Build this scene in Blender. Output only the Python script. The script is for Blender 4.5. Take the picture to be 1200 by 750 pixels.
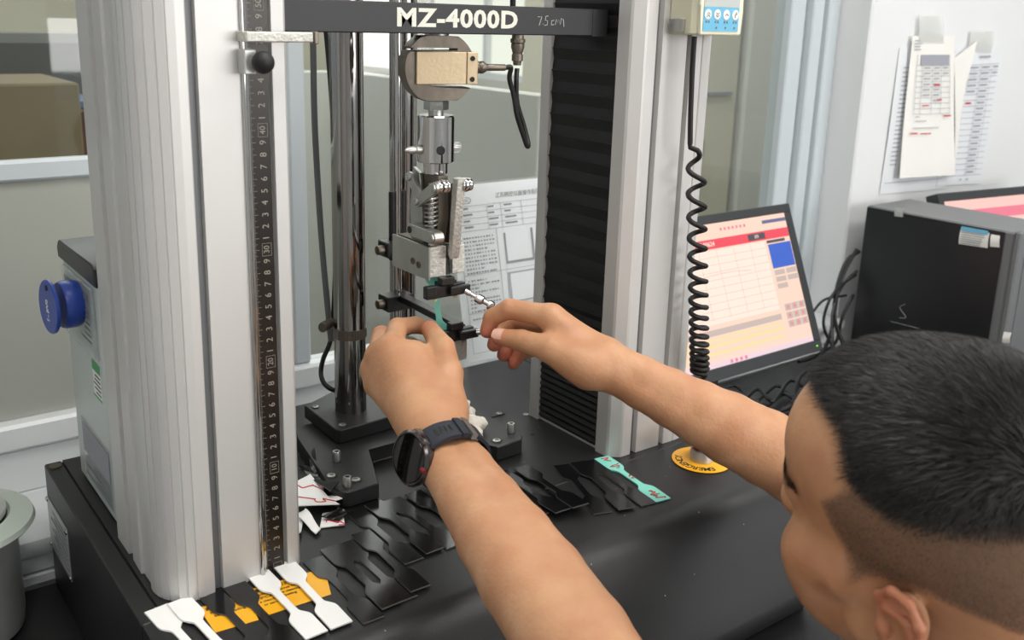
import bpy, bmesh, math, random
import numpy as np
from mathutils import Vector, Matrix, Quaternion
random.seed(7)
for o in list(bpy.data.objects): bpy.data.objects.remove(o, do_unlink=True)
scene = bpy.context.scene
COL = scene.collection
V = Vector
# ---------------------------------------------------------------- camera
cd = bpy.data.cameras.new('camera'); cam = bpy.data.objects.new('camera', cd); COL.objects.link(cam)
CR = V((0.80503, -0.59272, 0.02486)); CU = V((0.12700, 0.21312, 0.96874)); CB = V((-0.57948, -0.77670, 0.24685))
CP = V((-0.3160, -0.7422, 0.4951))
cam.matrix_world = Matrix(((CR.x, CU.x, CB.x, CP.x), (CR.y, CU.y, CB.y, CP.y), (CR.z, CU.z, CB.z, CP.z), (0, 0, 0, 1)))
cd.sensor_width = 36; cd.lens = 33.732; cd.shift_x = 0.01694; cd.shift_y = -0.05467
cd.clip_start = 0.02; cd.clip_end = 60
cd.dof.use_dof = True; cd.dof.focus_distance = 0.98; cd.dof.aperture_fstop = 9.0
scene.camera = cam
# ---------------------------------------------------------------- world, lamps, exposure
world = bpy.data.worlds.new('world'); scene.world = world; world.use_nodes = True
bg = world.node_tree.nodes['Background']; bg.inputs[0].default_value = (0.86, 0.92, 1.0, 1); bg.inputs[1].default_value = .50
def area(name, loc, target, sx, sy, power, col=(1, 1, 1)):
    l = bpy.data.lights.new(name, 'AREA'); l.shape = 'RECTANGLE'; l.size = sx; l.size_y = sy; l.energy = power; l.color = col
    o = bpy.data.objects.new(name, l); COL.objects.link(o); o.location = loc
    o.rotation_euler = (V(target) - V(loc)).to_track_quat('-Z', 'Y').to_euler()
    return o
area('ceiling_lamp_light', (0.3, -0.5, 1.80), (0.3, -0.5, 0), 1.2, 0.6, 13, (1, .98, .95))
area('ceiling_lamp_light', (-1.3, -1.6, 1.80), (-1.3, -1.6, 0), 1.2, 0.6, 6, (1, .98, .95))
area('ceiling_lamp_light', (1.8, -1.3, 1.80), (1.8, -1.3, 0), 1.2, 0.6, 13, (1, .98, .95))
area('window_daylight', (1.6, -3.6, 0.85), (0.3, 0.2, 0.1), 2.6, 1.4, 60, (1, .98, .96))
area('window_daylight', (-2.6, -1.6, 0.9), (0.0, 0.2, 0.1), 1.6, 1.2, 3, (.97, .98, 1))  # weak area light from the left, where wall_left has no window
area('far_room_fill', (1.2, 3.2, 1.80), (1.2, 3.2, 0), 3.0, 3.0, 70, (1, 1, .98))  # unseen lamp, added to brighten the room beyond the glass
area('far_room_fill', (1.5, .85, 1.75), (1.9, 1.5, .1), 2.6, .4, 24, (1, 1, .98))  # added fill that lightens the cabinet fronts behind the right-hand pane
scene.view_settings.view_transform = 'Standard'; scene.view_settings.look = 'None'
scene.view_settings.exposure = 0.12; scene.view_settings.gamma = 1.0
# ---------------------------------------------------------------- materials
def lin(c): return tuple(((v/255)/12.92 if v/255 <= .04045 else ((v/255+.055)/1.055)**2.4) for v in c) + (1,)
def mat(name, rgb, rough=.5, metal=0., bump=0., bscale=200., var=0., vscale=8., emit=0., alpha=1., trans=0., spec=.5, stretch=None, sss=0., coat=0.):
    m = bpy.data.materials.new(name); m.use_nodes = True; nt = m.node_tree; b = nt.nodes['Principled BSDF']
    c = lin(rgb); b.inputs['Base Color'].default_value = c
    b.inputs['Roughness'].default_value = rough; b.inputs['Metallic'].default_value = metal
    b.inputs['Specular IOR Level'].default_value = spec
    if trans: b.inputs['Transmission Weight'].default_value = trans
    if alpha < 1: b.inputs['Alpha'].default_value = alpha
    if emit: b.inputs['Emission Color'].default_value = c; b.inputs['Emission Strength'].default_value = emit
    if coat: b.inputs['Coat Weight'].default_value = coat; b.inputs['Coat Roughness'].default_value = .15
    if sss: b.inputs['Subsurface Weight'].default_value = sss; b.inputs['Subsurface Radius'].default_value = (.008, .003, .0015)
    tc = nt.nodes.new('ShaderNodeTexCoord')
    mp = nt.nodes.new('ShaderNodeMapping'); nt.links.new(tc.outputs['Object'], mp.inputs[0])
    if stretch: mp.inputs['Scale'].default_value = stretch
    if var:
        n = nt.nodes.new('ShaderNodeTexNoise'); n.inputs['Scale'].default_value = vscale; n.inputs['Detail'].default_value = 5
        nt.links.new(mp.outputs[0], n.inputs['Vector'])
        r = nt.nodes.new('ShaderNodeMapRange'); r.inputs[1].default_value = .3; r.inputs[2].default_value = .7
        r.inputs[3].default_value = 1-var; r.inputs[4].default_value = 1+var
        nt.links.new(n.outputs[0], r.inputs[0])
        mx = nt.nodes.new('ShaderNodeMix'); mx.data_type = 'RGBA'; mx.blend_type = 'MULTIPLY'; mx.inputs[0].default_value = 1
        mx.inputs[6].default_value = c; nt.links.new(r.outputs[0], mx.inputs[7]); nt.links.new(mx.outputs[2], b.inputs['Base Color'])
    if bump:
        n = nt.nodes.new('ShaderNodeTexNoise'); n.inputs['Scale'].default_value = bscale; n.inputs['Detail'].default_value = 3
        nt.links.new(mp.outputs[0], n.inputs['Vector'])
        bp = nt.nodes.new('ShaderNodeBump'); bp.inputs['Strength'].default_value = bump; bp.inputs['Distance'].default_value = .001
        nt.links.new(n.outputs[0], bp.inputs['Height']); nt.links.new(bp.outputs[0], b.inputs['Normal'])
    return m
M = {}
def dusty(name, rgb, rough, thr, dust=(150, 150, 148)):
    """black coat with small dust specks lying on it"""
    m = mat(name, rgb, rough, bump=.25, bscale=900); nt = m.node_tree; b = nt.nodes['Principled BSDF']
    tc = nt.nodes.new('ShaderNodeTexCoord')
    v = nt.nodes.new('ShaderNodeTexVoronoi'); v.inputs['Scale'].default_value = 90; nt.links.new(tc.outputs['Object'], v.inputs['Vector'])
    lt = nt.nodes.new('ShaderNodeMath'); lt.operation = 'LESS_THAN'; lt.inputs[1].default_value = thr; nt.links.new(v.outputs['Distance'], lt.inputs[0])
    sp = nt.nodes.new('ShaderNodeSeparateColor'); nt.links.new(v.outputs['Color'], sp.inputs[0])
    gt = nt.nodes.new('ShaderNodeMath'); gt.operation = 'GREATER_THAN'; gt.inputs[1].default_value = .86; nt.links.new(sp.outputs[0], gt.inputs[0])
    mu = nt.nodes.new('ShaderNodeMath'); mu.operation = 'MULTIPLY'; nt.links.new(lt.outputs[0], mu.inputs[0]); nt.links.new(gt.outputs[0], mu.inputs[1])
    mx = nt.nodes.new('ShaderNodeMix'); mx.data_type = 'RGBA'; mx.inputs[6].default_value = lin(rgb); mx.inputs[7].default_value = lin(dust)
    nt.links.new(mu.outputs[0], mx.inputs[0]); nt.links.new(mx.outputs[2], b.inputs['Base Color'])
    return m
M['black'] = dusty('black_powder_coat', (29, 29, 30), .40, .07)
M['black_plain'] = mat('black_paint', (30, 30, 32), .45, bump=.1, bscale=700)
M['bench'] = dusty('black_bench_top', (20, 20, 22), .45, .08)
M['anod'] = mat('satin_aluminium', (204, 202, 200), .42, .3, var=.03, vscale=3)
M['anod_dark'] = mat('grey_groove', (120, 122, 124), .5, .4)
M['steel'] = mat('machined_steel', (176, 176, 172), .34, .9, bump=.25, bscale=260, var=.08, vscale=60, stretch=(1, 1, .25))
M['steel_dark'] = mat('dull_steel', (118, 110, 100), .42, .85, bump=.3, bscale=120, var=.18, vscale=30)
M['cast'] = mat('knurled_bright_steel', (205, 203, 196), .55, .65, bump=1.0, bscale=420, var=.15, vscale=300)
M['chrome'] = mat('chrome', (190, 188, 186), .06, 1.0, bump=.04, bscale=25, stretch=(1, 1, .2))
M['pole'] = mat('chrome_pole', (150, 147, 144), .10, 1.0, bump=.12, bscale=16, stretch=(1, 1, .08), var=.12, vscale=14)
M['gold'] = mat('champagne_plate', (198, 178, 146), .42, .4, bump=.2, bscale=300, var=.06, vscale=25)
M['rubber'] = mat('black_rubber', (16, 16, 17), .55, bump=.15, bscale=300)
M['bellows'] = mat('bellows_fabric', (12, 12, 13), .45, bump=.3, bscale=500)
M['black_clamp'] = mat('black_oxide', (20, 20, 21), .35, bump=.3, bscale=300)
M['white_wall'] = mat('white_paint', (226, 228, 229), .6, var=.02, vscale=2)
M['sill'] = mat('white_gloss_frame', (226, 229, 231), .35, var=.03, vscale=3, stretch=(.3, 1, 1))
M['frame_blue'] = mat('pale_grey_frame', (196, 204, 208), .45)
M['reveal'] = mat('grey_white_reveal', (190, 195, 197), .6, var=.02, vscale=3)
M['frost'] = mat('grey_green_panel', (166, 168, 160), .32, var=.015, vscale=1.5)
M['back_green'] = mat('grey_green_partition', (206, 206, 200), .5, var=.02, vscale=2)
M['cream'] = mat('cream_wall', (205, 201, 184), .7, var=.03, vscale=3)
M['floor'] = mat('grey_floor', (150, 150, 146), .4, var=.05, vscale=4)
M['white_pl'] = mat('white_plastic_sheet', (240, 240, 238), .3)
M['black_pl'] = mat('black_rubber_sheet', (17, 17, 18), .16, var=.25, vscale=30, bump=.05, bscale=60)
M['mint'] = mat('mint_plastic_sheet', (128, 212, 196), .35, var=.04, vscale=60)
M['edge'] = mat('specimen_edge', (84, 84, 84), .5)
M['red_ink'] = mat('red_marker', (196, 24, 48), .5)
M['yellow'] = mat('yellow_label', (242, 176, 26), .35)
M['ink'] = mat('black_ink', (28, 28, 28), .6)
M['grey_ink'] = mat('grey_print', (150, 152, 158), .7)
M['mid_ink'] = mat('mid_grey_print', (112, 114, 122), .7)
M['paper'] = mat('paper', (226, 229, 232), .75, var=.02, vscale=10)
M['paper_warm'] = mat('warm_paper', (236, 235, 230), .7, var=.02, vscale=6, bump=.3, bscale=8)
M['pale_ink'] = mat('pale_print', (158, 160, 170), .7)
M['white_print'] = mat('white_print', (222, 222, 210), .6)
M['ruler'] = mat('ruler_black', (40, 34, 30), .3, .3, var=.2, vscale=20)
M['ruler_ink'] = mat('ruler_marks', (150, 144, 132), .5)
M['stop_red'] = mat('red_plastic', (172, 22, 34), .3)
M['cream_pl'] = mat('cream_plastic', (204, 202, 178), .45)
M['cream_edge'] = mat('pale_cream_plastic', (230, 228, 205), .4)
M['blue_panel'] = mat('light_blue_panel', (112, 186, 220), .3, var=.05, vscale=80)
M['blue_tag'] = mat('blue_plastic', (42, 70, 158), .35)
M['grey_case'] = mat('pale_grey_case', (192, 199, 196), .4, .2)
M['lid'] = mat('dark_lid', (44, 44, 45), .4)
M['green_label'] = mat('green_label', (66, 150, 92), .5)
M['clear'] = mat('clear_sleeve', (205, 212, 210), .15, alpha=.35)
M['alu'] = mat('plain_aluminium', (200, 200, 198), .4, .7, var=.05, vscale=40, bump=.15, bscale=150)
M['pot'] = mat('satin_pot_metal', (206, 208, 206), .34, .6, var=.06, vscale=14)
M['pot_rim'] = mat('frosted_glass_rim', (192, 202, 192), .3, .0, coat=.4)
M['tower'] = mat('dark_pc_side', (24, 24, 26), .4, bump=.1, bscale=200)
M['tower_grey'] = mat('grey_pc_case', (112, 114, 116), .45, .1)
M['bezel'] = mat('monitor_bezel', (46, 48, 50), .45)
M['cable'] = mat('cable_black', (15, 15, 16), .42)
M['cable_grey'] = mat('cable_grey', (92, 94, 95), .5)
M['tape'] = mat('clear_tape', (232, 233, 230), .2, alpha=.45)
M['knit'] = mat('white_knit', (226, 220, 208), .9, bump=1, bscale=500, var=.1, vscale=120)
M['watch_metal'] = mat('gunmetal', (98, 92, 92), .2, .95)
M['watch_glass'] = mat('watch_glass', (4, 4, 5), .05)
M['strap'] = mat('dark_navy_silicone', (33, 36, 48), .55, bump=.2, bscale=300)
M['carton'] = mat('brown_carton', (120, 108, 82), .8, var=.06, vscale=8)
M['shirt'] = mat('dark_shirt', (40, 44, 56), .9, bump=.5, bscale=300)
def emat(name, rgb, s=1.0):
    m = bpy.data.materials.new(name); m.use_nodes = True; nt = m.node_tree; b = nt.nodes['Principled BSDF']
    b.inputs['Base Color'].default_value = (.02, .02, .02, 1); b.inputs['Roughness'].default_value = .35
    b.inputs['Emission Color'].default_value = lin(rgb); b.inputs['Emission Strength'].default_value = s
    return m
M['s_bg'] = emat('screen_peach', (250, 210, 190)); M['s_red'] = emat('screen_red', (236, 66, 84)); M['s_blue'] = emat('screen_blue', (44, 92, 196))
M['s_line'] = emat('screen_lines', (190, 156, 142)); M['s_btn'] = emat('screen_buttons', (196, 178, 168)); M['s_pale'] = emat('screen_pale', (246, 196, 186))
M['s_white'] = emat('screen_white', (252, 226, 210)); M['s_dark'] = emat('screen_dark', (70, 66, 72)); M['s_bar'] = emat('screen_taskbar', (234, 206, 214))
M['s_band'] = emat('screen_band', (250, 216, 160)); M['s_pink'] = emat('screen_pink', (232, 120, 140)); M['s_head'] = emat('screen_title', (92, 98, 140))
M['led'] = emat('green_led', (120, 255, 60), 1.5)
M['lampglow'] = emat('lamp_diffuser', (255, 250, 240), 4)
M['outside'] = emat('bright_outdoors', (236, 238, 226), 1.15)
def glass_mat():
    m = bpy.data.materials.new('window_glass'); m.use_nodes = True; nt = m.node_tree; nt.nodes.clear()
    o = nt.nodes.new('ShaderNodeOutputMaterial'); t = nt.nodes.new('ShaderNodeBsdfTransparent'); g = nt.nodes.new('ShaderNodeBsdfGlossy')
    t.inputs[0].default_value = (.93, .945, .93, 1); g.inputs['Roughness'].default_value = .03
    mx = nt.nodes.new('ShaderNodeMixShader'); lw = nt.nodes.new('ShaderNodeLayerWeight'); pw = nt.nodes.new('ShaderNodeMath'); pw.operation = 'POWER'; pw.inputs[1].default_value = 5; nt.links.new(lw.outputs['Facing'], pw.inputs[0])
    fr = nt.nodes.new('ShaderNodeMath'); fr.operation = 'MULTIPLY_ADD'; fr.inputs[1].default_value = .9; fr.inputs[2].default_value = .045; nt.links.new(pw.outputs[0], fr.inputs[0])
    nt.links.new(fr.outputs[0], mx.inputs[0]); nt.links.new(t.outputs[0], mx.inputs[1]); nt.links.new(g.outputs[0], mx.inputs[2]); nt.links.new(mx.outputs[0], o.inputs[0])
    return m
M['glass'] = glass_mat()
# ---------------------------------------------------------------- mesh helpers
ROOT = {}
class B:
    def __init__(s): s.bm = bmesh.new()
    def box(s, lo, hi, bev=0, rot=None, seg=1):
        lo, hi = V(lo), V(hi); c = (lo+hi)/2; d = hi-lo
        m = Matrix.Translation(c) @ (rot.to_4x4() if rot is not None else Matrix.Identity(4)) @ Matrix.Diagonal((abs(d.x), abs(d.y), abs(d.z), 1))
        r = bmesh.ops.create_cube(s.bm, size=1, matrix=m)
        if bev:
            es = {e for v in r['verts'] for e in v.link_edges}
            bmesh.ops.bevel(s.bm, geom=list(es), offset=bev, segments=seg, affect='EDGES', profile=.5)
        return s
    def cyl(s, p0, p1, r0, r1=None, n=24, bev=0):
        p0, p1 = V(p0), V(p1); r1 = r0 if r1 is None else r1; d = p1-p0
        m = Matrix.Translation((p0+p1)/2) @ d.to_track_quat('Z', 'Y').to_matrix().to_4x4()
        r = bmesh.ops.create_cone(s.bm, cap_ends=True, segments=n, radius1=r0, radius2=r1, depth=d.length, matrix=m)
        if bev:
            fs = [f for f in {f for v in r['verts'] for f in v.link_faces} if len(f.verts) > 4]
            es = {e for f in fs for e in f.edges}
            bmesh.ops.bevel(s.bm, geom=list(es), offset=bev, segments=2, affect='EDGES', profile=.5)
        return s
    def sph(s, c, r, sc=(1, 1, 1), u=20, v=12, rot=None):
        m = Matrix.Translation(V(c)) @ (rot.to_4x4() if rot is not None else Matrix.Identity(4)) @ Matrix.Diagonal((r*sc[0], r*sc[1], r*sc[2], 1))
        bmesh.ops.create_uvsphere(s.bm, u_segments=u, v_segments=v, radius=1, matrix=m); return s
    def tube(s, pts, r, n=8, caps=True):
        pts = [V(p) for p in pts]; rs = r if isinstance(r, (list, tuple)) else [r]*len(pts); rings = []; up = None
        for i, p in enumerate(pts):
            t = (pts[min(i+1, len(pts)-1)]-pts[max(i-1, 0)]).normalized()
            if up is None: up = t.orthogonal().normalized()
            up = (up-t*up.dot(t)).normalized(); w = t.cross(up)
            rings.append([s.bm.verts.new(p+(up*math.cos(a*2*math.pi/n)+w*math.sin(a*2*math.pi/n))*rs[i]) for a in range(n)])
        for a, b in zip(rings, rings[1:]):
            for k in range(n): s.bm.faces.new((a[k], a[(k+1) % n], b[(k+1) % n], b[k]))
        if caps: s.bm.faces.new(rings[0][::-1]); s.bm.faces.new(rings[-1])
        return s
    def prism(s, poly, off, axis=2, base=0., mtx=None, bev=0):
        """poly: 2D points; extruded by off along axis from base"""
        def P(a, b, h): return V((a, b, h)) if axis == 2 else (V((a, h, b)) if axis == 1 else V((h, a, b)))
        T = (lambda v: mtx @ v) if mtx is not None else (lambda v: v)
        lo = [s.bm.verts.new(T(P(a, b, base))) for a, b in poly]; hi = [s.bm.verts.new(T(P(a, b, base+off))) for a, b in poly]
        fs = [s.bm.faces.new(lo[::-1]), s.bm.faces.new(hi)]; n = len(poly)
        for i in range(n): fs.append(s.bm.faces.new((lo[i], lo[(i+1) % n], hi[(i+1) % n], hi[i])))
        if bev: bmesh.ops.bevel(s.bm, geom=list(set(fs[0].edges) | set(fs[1].edges)), offset=bev, segments=1, affect='EDGES', profile=.5)
        return s
    def lathe(s, prof, c, ax=(0, 0, 1), n=32):
        q = V(ax).to_track_quat('Z', 'Y').to_matrix(); c = V(c); rings = []
        for r, z in prof:
            if r < 1e-6: rings.append([s.bm.verts.new(c+q @ V((0, 0, z)))])
            else: rings.append([s.bm.verts.new(c+q @ V((r*math.cos(a*2*math.pi/n), r*math.sin(a*2*math.pi/n), z))) for a in range(n)])
        for a, b in zip(rings, rings[1:]):
            for k in range(n):
                k2 = (k+1) % n
                if len(a) == 1 and len(b) == 1: continue
                if len(a) == 1: s.bm.faces.new((a[0], b[k2], b[k]))
                elif len(b) == 1: s.bm.faces.new((a[k], a[k2], b[0]))
                else: s.bm.faces.new((a[k], a[k2], b[k2], b[k]))
        return s
    def quad(s, a, b, c, d):
        s.bm.faces.new([s.bm.verts.new(V(p)) for p in (a, b, c, d)]); return s
    def text(s, txt, size, mtx, ext=.0002, align='CENTER', space=1.0, bold=0.):
        cu = bpy.data.curves.new('lettering', 'FONT'); cu.body = txt; cu.size = size; cu.extrude = ext; cu.align_x = align; cu.align_y = 'CENTER'
        cu.space_character = space; cu.offset = bold; cu.resolution_u = 3
        o = bpy.data.objects.new('lettering', cu); COL.objects.link(o)
        me = bpy.data.meshes.new_from_object(o.evaluated_get(bpy.context.evaluated_depsgraph_get()))
        me.transform(mtx); s.bm.from_mesh(me)
        bpy.data.objects.remove(o); bpy.data.curves.remove(cu); bpy.data.meshes.remove(me); return s
    def mesh(s, name, m, root=None, smooth=True, ang=35):
        bmesh.ops.recalc_face_normals(s.bm, faces=s.bm.faces[:])
        me = bpy.data.meshes.new(name); s.bm.to_mesh(me); s.bm.free()
        if root is not None: me.transform(Matrix.Translation(-root))
        me.materials.append(m)
        if smooth:
            me.polygons.foreach_set('use_smooth', [True]*len(me.polygons)); me.set_sharp_from_angle(angle=math.radians(ang))
        return me
    def build(s, name, m, parent=None, label=None, smooth=True, ang=35, kind=None):
        m = M[m] if isinstance(m, str) else m
        root = ROOT[parent.name] if parent is not None else None
        if root is None:
            xs = [v.co for v in s.bm.verts]
            root = V((sum(v.x for v in xs)/len(xs), sum(v.y for v in xs)/len(xs), min(v.z for v in xs)))
            isroot = True
        else: isroot = False
        me = s.mesh(name, m, root, smooth, ang); o = bpy.data.objects.new(name, me); COL.objects.link(o)
        if isroot: o.location = root
        else: o.parent = parent
        ROOT[o.name] = root
        if label: o['label'] = label
        if kind: o['kind'] = kind
        return o
def thing(name, label, cat, loc, group=None):
    o = bpy.data.objects.new(name, None); COL.objects.link(o); o.location = loc; o.empty_display_size = .05
    ROOT[o.name] = V(loc); o['label'] = label; o['category'] = cat
    if group: o['group'] = group
    return o
def tag(o, label, cat, group=None):
    o['label'] = label; o['category'] = cat
    if group: o['group'] = group
    return o
def struct(b, name, m, parent=None, **k):
    o = b.build(name, m, parent, **k)
    if parent is None: o['kind'] = 'structure'
    return o
def frame_mtx(o, x, y):
    """local XY plane -> world, origin o, x dir, y dir"""
    x = V(x).normalized(); y = V(y); y = (y-x*y.dot(x)).normalized(); z = x.cross(y)
    return Matrix(((x.x, y.x, z.x, o[0]), (x.y, y.y, z.y, o[1]), (x.z, y.z, z.z, o[2]), (0, 0, 0, 1)))
def catmull(pts, n=8):
    pts = [V(p) for p in pts]; out = []
    P = [pts[0]*2-pts[1]]+pts+[pts[-1]*2-pts[-2]]
    for i in range(1, len(P)-2):
        for k in range(n):
            t = k/n; a, b, c, d = P[i-1], P[i], P[i+1], P[i+2]
            out.append(.5*((2*b)+(c-a)*t+(2*a-5*b+4*c-d)*t*t+(3*b-a-3*c+d)*t**3))
    out.append(pts[-1]); return out
def scribble(b, mtx, w, h, n=9, r=.0004, seed=0):
    rd = random.Random(seed); pts = [mtx @ V(((i/(n-1)-.5)*w, (rd.random()-.5)*h, .0003)) for i in range(n)]
    b.tube(catmull(pts, 4), r, 4)
# ================================================================ THE ROOM
b = B(); b.box((-3.0, -4.0, -0.95), (4.2, 6.5, -0.90)); struct(b, 'floor', 'floor')
b = B(); b.box((-3.0, -4.0, 1.90), (4.2, 0.48, 1.95)); struct(b, 'ceiling', 'white_wall')
b = B(); b.box((-3.05, -4.0, -0.90), (-3.0, 0.48, 1.90)); struct(b, 'wall_left', 'white_wall')
b = B(); b.box((4.2, -4.0, -0.90), (4.25, -3.0, 1.90)); b.box((4.2, -1.0, -0.90), (4.25, .36, 1.90)); b.box((4.2, -3.0, -0.90), (4.25, -1.0, 0.0)); b.box((4.2, -3.0, 1.5), (4.25, -1.0, 1.90)); struct(b, 'wall_right', 'white_wall')
b = B(); b.box((-3.0, -4.05, -0.90), (4.2, -4.0, 0.0)); b.box((-3.0, -4.05, 1.5), (4.2, -4.0, 1.90)); b.box((-3.0, -4.05, 0), (.2, -4.0, 1.5)); b.box((3.1, -4.05, 0), (4.2, -4.0, 1.5)); struct(b, 'wall_front', 'white_wall')
# window wall behind the bench
b = B(); b.box((-3.0, 0.362, -0.90), (1.41, 0.56, -0.105)); b.box((1.41, 0.37, -.90), (4.2, .56, 1.90), bev=.004); b.box((-3.0, .46, 1.3), (1.41, .56, 1.9))
wall = struct(b, 'wall_back', 'white_wall')
b = B(); b.box((-3.0, 0.345, -0.112), (1.409, 0.47, -0.090), bev=.006, seg=2); b.box((-3.0, .352, -.135), (1.409, .3618, -.1125), bev=.003); struct(b, 'trim_1', 'sill')
b = B(); b.box((-3.0, .350, -.1495), (1.409, .3618, -.136), bev=.002); struct(b, 'baseboard_back', 'sill')
w1 = thing('window_1', '', '', (0.2, .48, -.09)); del w1['label']; del w1['category']; w1['kind'] = 'structure'
b = B(); b.box((-3.0, .470, -.0898), (1.29, .50, -.030), bev=.003); b.box((-3.0, .462, -.030), (1.29, .505, .004), bev=.004); b.box((-3.0, .462, 1.2), (1.29, .505, 1.3)); b.build('window_frame', 'sill', w1)
b = B(); b.box((-3.0, .476, .298), (.252, .498, .322), bev=.003); b.box((.236, .472, .0045), (.262, .498, 1.199), bev=.003); b.build('sash_rail', 'frame_blue', w1, 'pale grey sash rail')
b = B(); b.box((1.29, .466, -.0898), (1.335, .505, 1.3), bev=.003); b.box((1.338, .450, -.0898), (1.372, .51, 1.3), bev=.003); b.box((1.374, .440, -.0898), (1.4095, .515, 1.3), bev=.003); b.build('side_frame', 'frame_blue', w1, 'stepped side frame beside the pillar')
b = B(); b.box((-3.0, .483, .0045), (.2355, .487, .2975)); b.build('lower_panel', 'frost', w1, 'grey-green lower panel')
b = B(); b.box((-3.0, .483, .3225), (.2355, .487, 1.199)); b.build('pane', 'glass', w1)
b = B(); b.box((.2625, .483, .0045), (1.2895, .487, 1.199)); b.build('pane', 'glass', w1)
# the room beyond the glass
b = B(); b.box((3.4, .6, -.9), (3.46, 6.5, .12)); b.box((3.4, .6, 1.0), (3.46, 6.5, 1.9))
for y in (.6, 2.1, 3.6, 5.1): b.box((3.4, y, .12), (3.46, y+.14, 1.0))
struct(b, 'wall_far_side', 'back_green')
for i, y in enumerate((.74, 2.24, 3.74)):
    w = thing('window_%d' % (i+2), '', '', (3.43, y, .12)); del w['label']; del w['category']; w['kind'] = 'structure'
    b = B(); b.box((3.41, y+.0, .12), (3.45, y+1.36, .16)); b.box((3.41, y, .96), (3.45, y+1.36, 1.0)); b.box((3.41, y+.66, .16), (3.45, y+.70, .96)); b.build('window_frame', 'sill', w)
b = B(); b.box((4.0, .5, -.5), (4.05, 7.5, 2.2)); o = struct(b, 'wall_outdoors', 'outside')
b = B(); b.box((-3.0, 6.4, -.9), (3.4, 6.45, 1.9)); struct(b, 'wall_far', 'cream')
b = B(); b.box((-3.0, .56, 1.9), (3.46, 6.45, 1.95)); struct(b, 'ceiling_far', 'white_wall')

b = B(); b.box((1.10, 1.0, -.9), (1.13, 2.0, .33), bev=.004); b.box((.30, 1.97, -.9), (1.0995, 2.0, .33), bev=.004)
tag(b.build('partition', 'back_green'), 'grey-green low partition in the room beyond the window glass', 'partition')
cab = thing('storage_cabinet', 'cream cabinet with a dark shelf line seen through the right-hand window glass', 'cabinet', (2.15, 1.6, -.9))
b = B(); b.box((1.75, 1.5, -.9), (2.40, 1.9, 1.2), bev=.004); b.build('body', 'cream', cab)
b = B(); b.box((1.76, 1.485, .262), (2.36, 1.4995, .272)); b.build('shelf_edge', 'grey_ink', cab)
b = B(); b.box((1.78, 1.45, .06), (2.2, 1.4995, .12), bev=.004); b.build('drawer', 'frost', cab)
b = B(); b.box((2.42, 1.48, -.9), (2.95, 1.9, 1.6), bev=.01); tag(b.build('tall_cabinet', 'back_green'), 'grey-green tall cabinet seen through the glass beside the window frame', 'cabinet')
tb = thing('side_table', 'table with cartons on it seen through the upper left window glass', 'table', (.1, 1.45, -.9))
b = B(); b.box((-1.2, 1.1, .10), (.5, 1.8, .14), bev=.004); b.build('table_top', 'carton', tb)
for x in (-1.15, .45):
    for y in (1.15, 1.75):
        b = B(); b.box((x-.02, y-.02, -.9), (x+.02, y+.02, .0995)); b.build('leg', 'grey_ink', tb)
b = B(); b.box((-.45, 1.2, .1405), (.145, 1.5, .36), bev=.004); tag(b.build('carton', 'carton'), 'wide brown carton seen through the upper left window glass', 'box')
b = B(); b.box((.155, 1.3, .1405), (.36, 1.5, .30), bev=.004); tag(b.build('carton', mat('dull_red_box', (92, 62, 58), .7)), 'dull red box beside the brown carton beyond the glass', 'box')
b = B(); b.box((.157, 1.32, .3005), (.36, 1.5, .315), bev=.002); tag(b.build('folder', mat('dull_blue', (70, 92, 130), .6)), 'dull blue folder lying on the red box beyond the glass', 'folder')
b = B(); b.box((-.3, 1.6, .1405), (.55, 1.75, .44), bev=.02); tag(b.build('equipment_case', mat('dim_grey_case', (78, 80, 76), .6)), 'dark grey case behind the cartons beyond the glass', 'case')
# ceiling lamps
for i, (x, y) in enumerate(((.3, -.5), (-1.3, -1.6), (1.8, -1.3))):
    t = thing('ceiling_lamp', ['flat ceiling lamp panel above the testing machine', 'flat ceiling lamp panel behind the camera to the left', 'flat ceiling lamp panel near the right-hand wall'][i], 'lamp', (x, y, 1.84))
    b = B(); b.box((x-.64, y-.34, 1.84), (x+.64, y+.34, 1.8995), bev=.005); b.build('housing', 'alu', t)
    b = B(); b.box((x-.6, y-.3, 1.835), (x+.6, y+.3, 1.8398)); b.build('diffuser', 'lampglow', t)
# bench
bench = thing('lab_bench', 'long black lab bench carrying the testing machine and computer', 'bench', (.5, -.1, -.9))
b = B(); b.box((-1.2, -.28, -.19), (2.3, .349, -.1502), bev=.004); b.build('bench_top', 'bench', bench)
for x in (-1.1, .5, 2.2):
    b = B(); b.box((x-.03, -.2, -.8998), (x+.03, .3, -.1905), bev=.003); b.build('leg', 'alu', bench)
# ================================================================ TESTING MACHINE
tm = thing('testing_machine', 'tensile testing machine with black base, two aluminium columns and crossbeam', 'machine', (.215, .1, -.15))
XL, XR = -.128, .556
b = B(); prof = [(.3435, -.149), (.3435, -.0022), (-.0135, -.0022), (-.0135, -.149)]
b.prism(prof, XR-XL-.001, 0, XL+.0005, bev=.001); b.build('base_body', 'black', tm)
hood = [(-.0145, -.1), (-.0145, 0)] + [(-.118, 0), (-.128, -.0015), (-.137, -.0065), (-.146, -.016), (-.156, -.033), (-.168, -.060), (-.182, -.092), (-.192, -.114), (-.1945, -.122), (-.1935, -.130), (-.184, -.134), (-.182, -.149), (-.0145, -.149)]
b = B(); b.prism(hood, XR-XL, 0, XL); b.build('front_hood', 'black', tm, 'rounded black hood along the front edge', ang=50)
sp = B(); sp.box((XL, -.0135, -.149), (XL+.018, .344, 0), bev=.0015); side = sp.build('side_plate', 'black', tm)
sp = B(); sp.box((XR-.018, -.0135, -.149), (XR, .344, 0), bev=.0015); sp.build('side_plate', 'black', tm)
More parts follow.
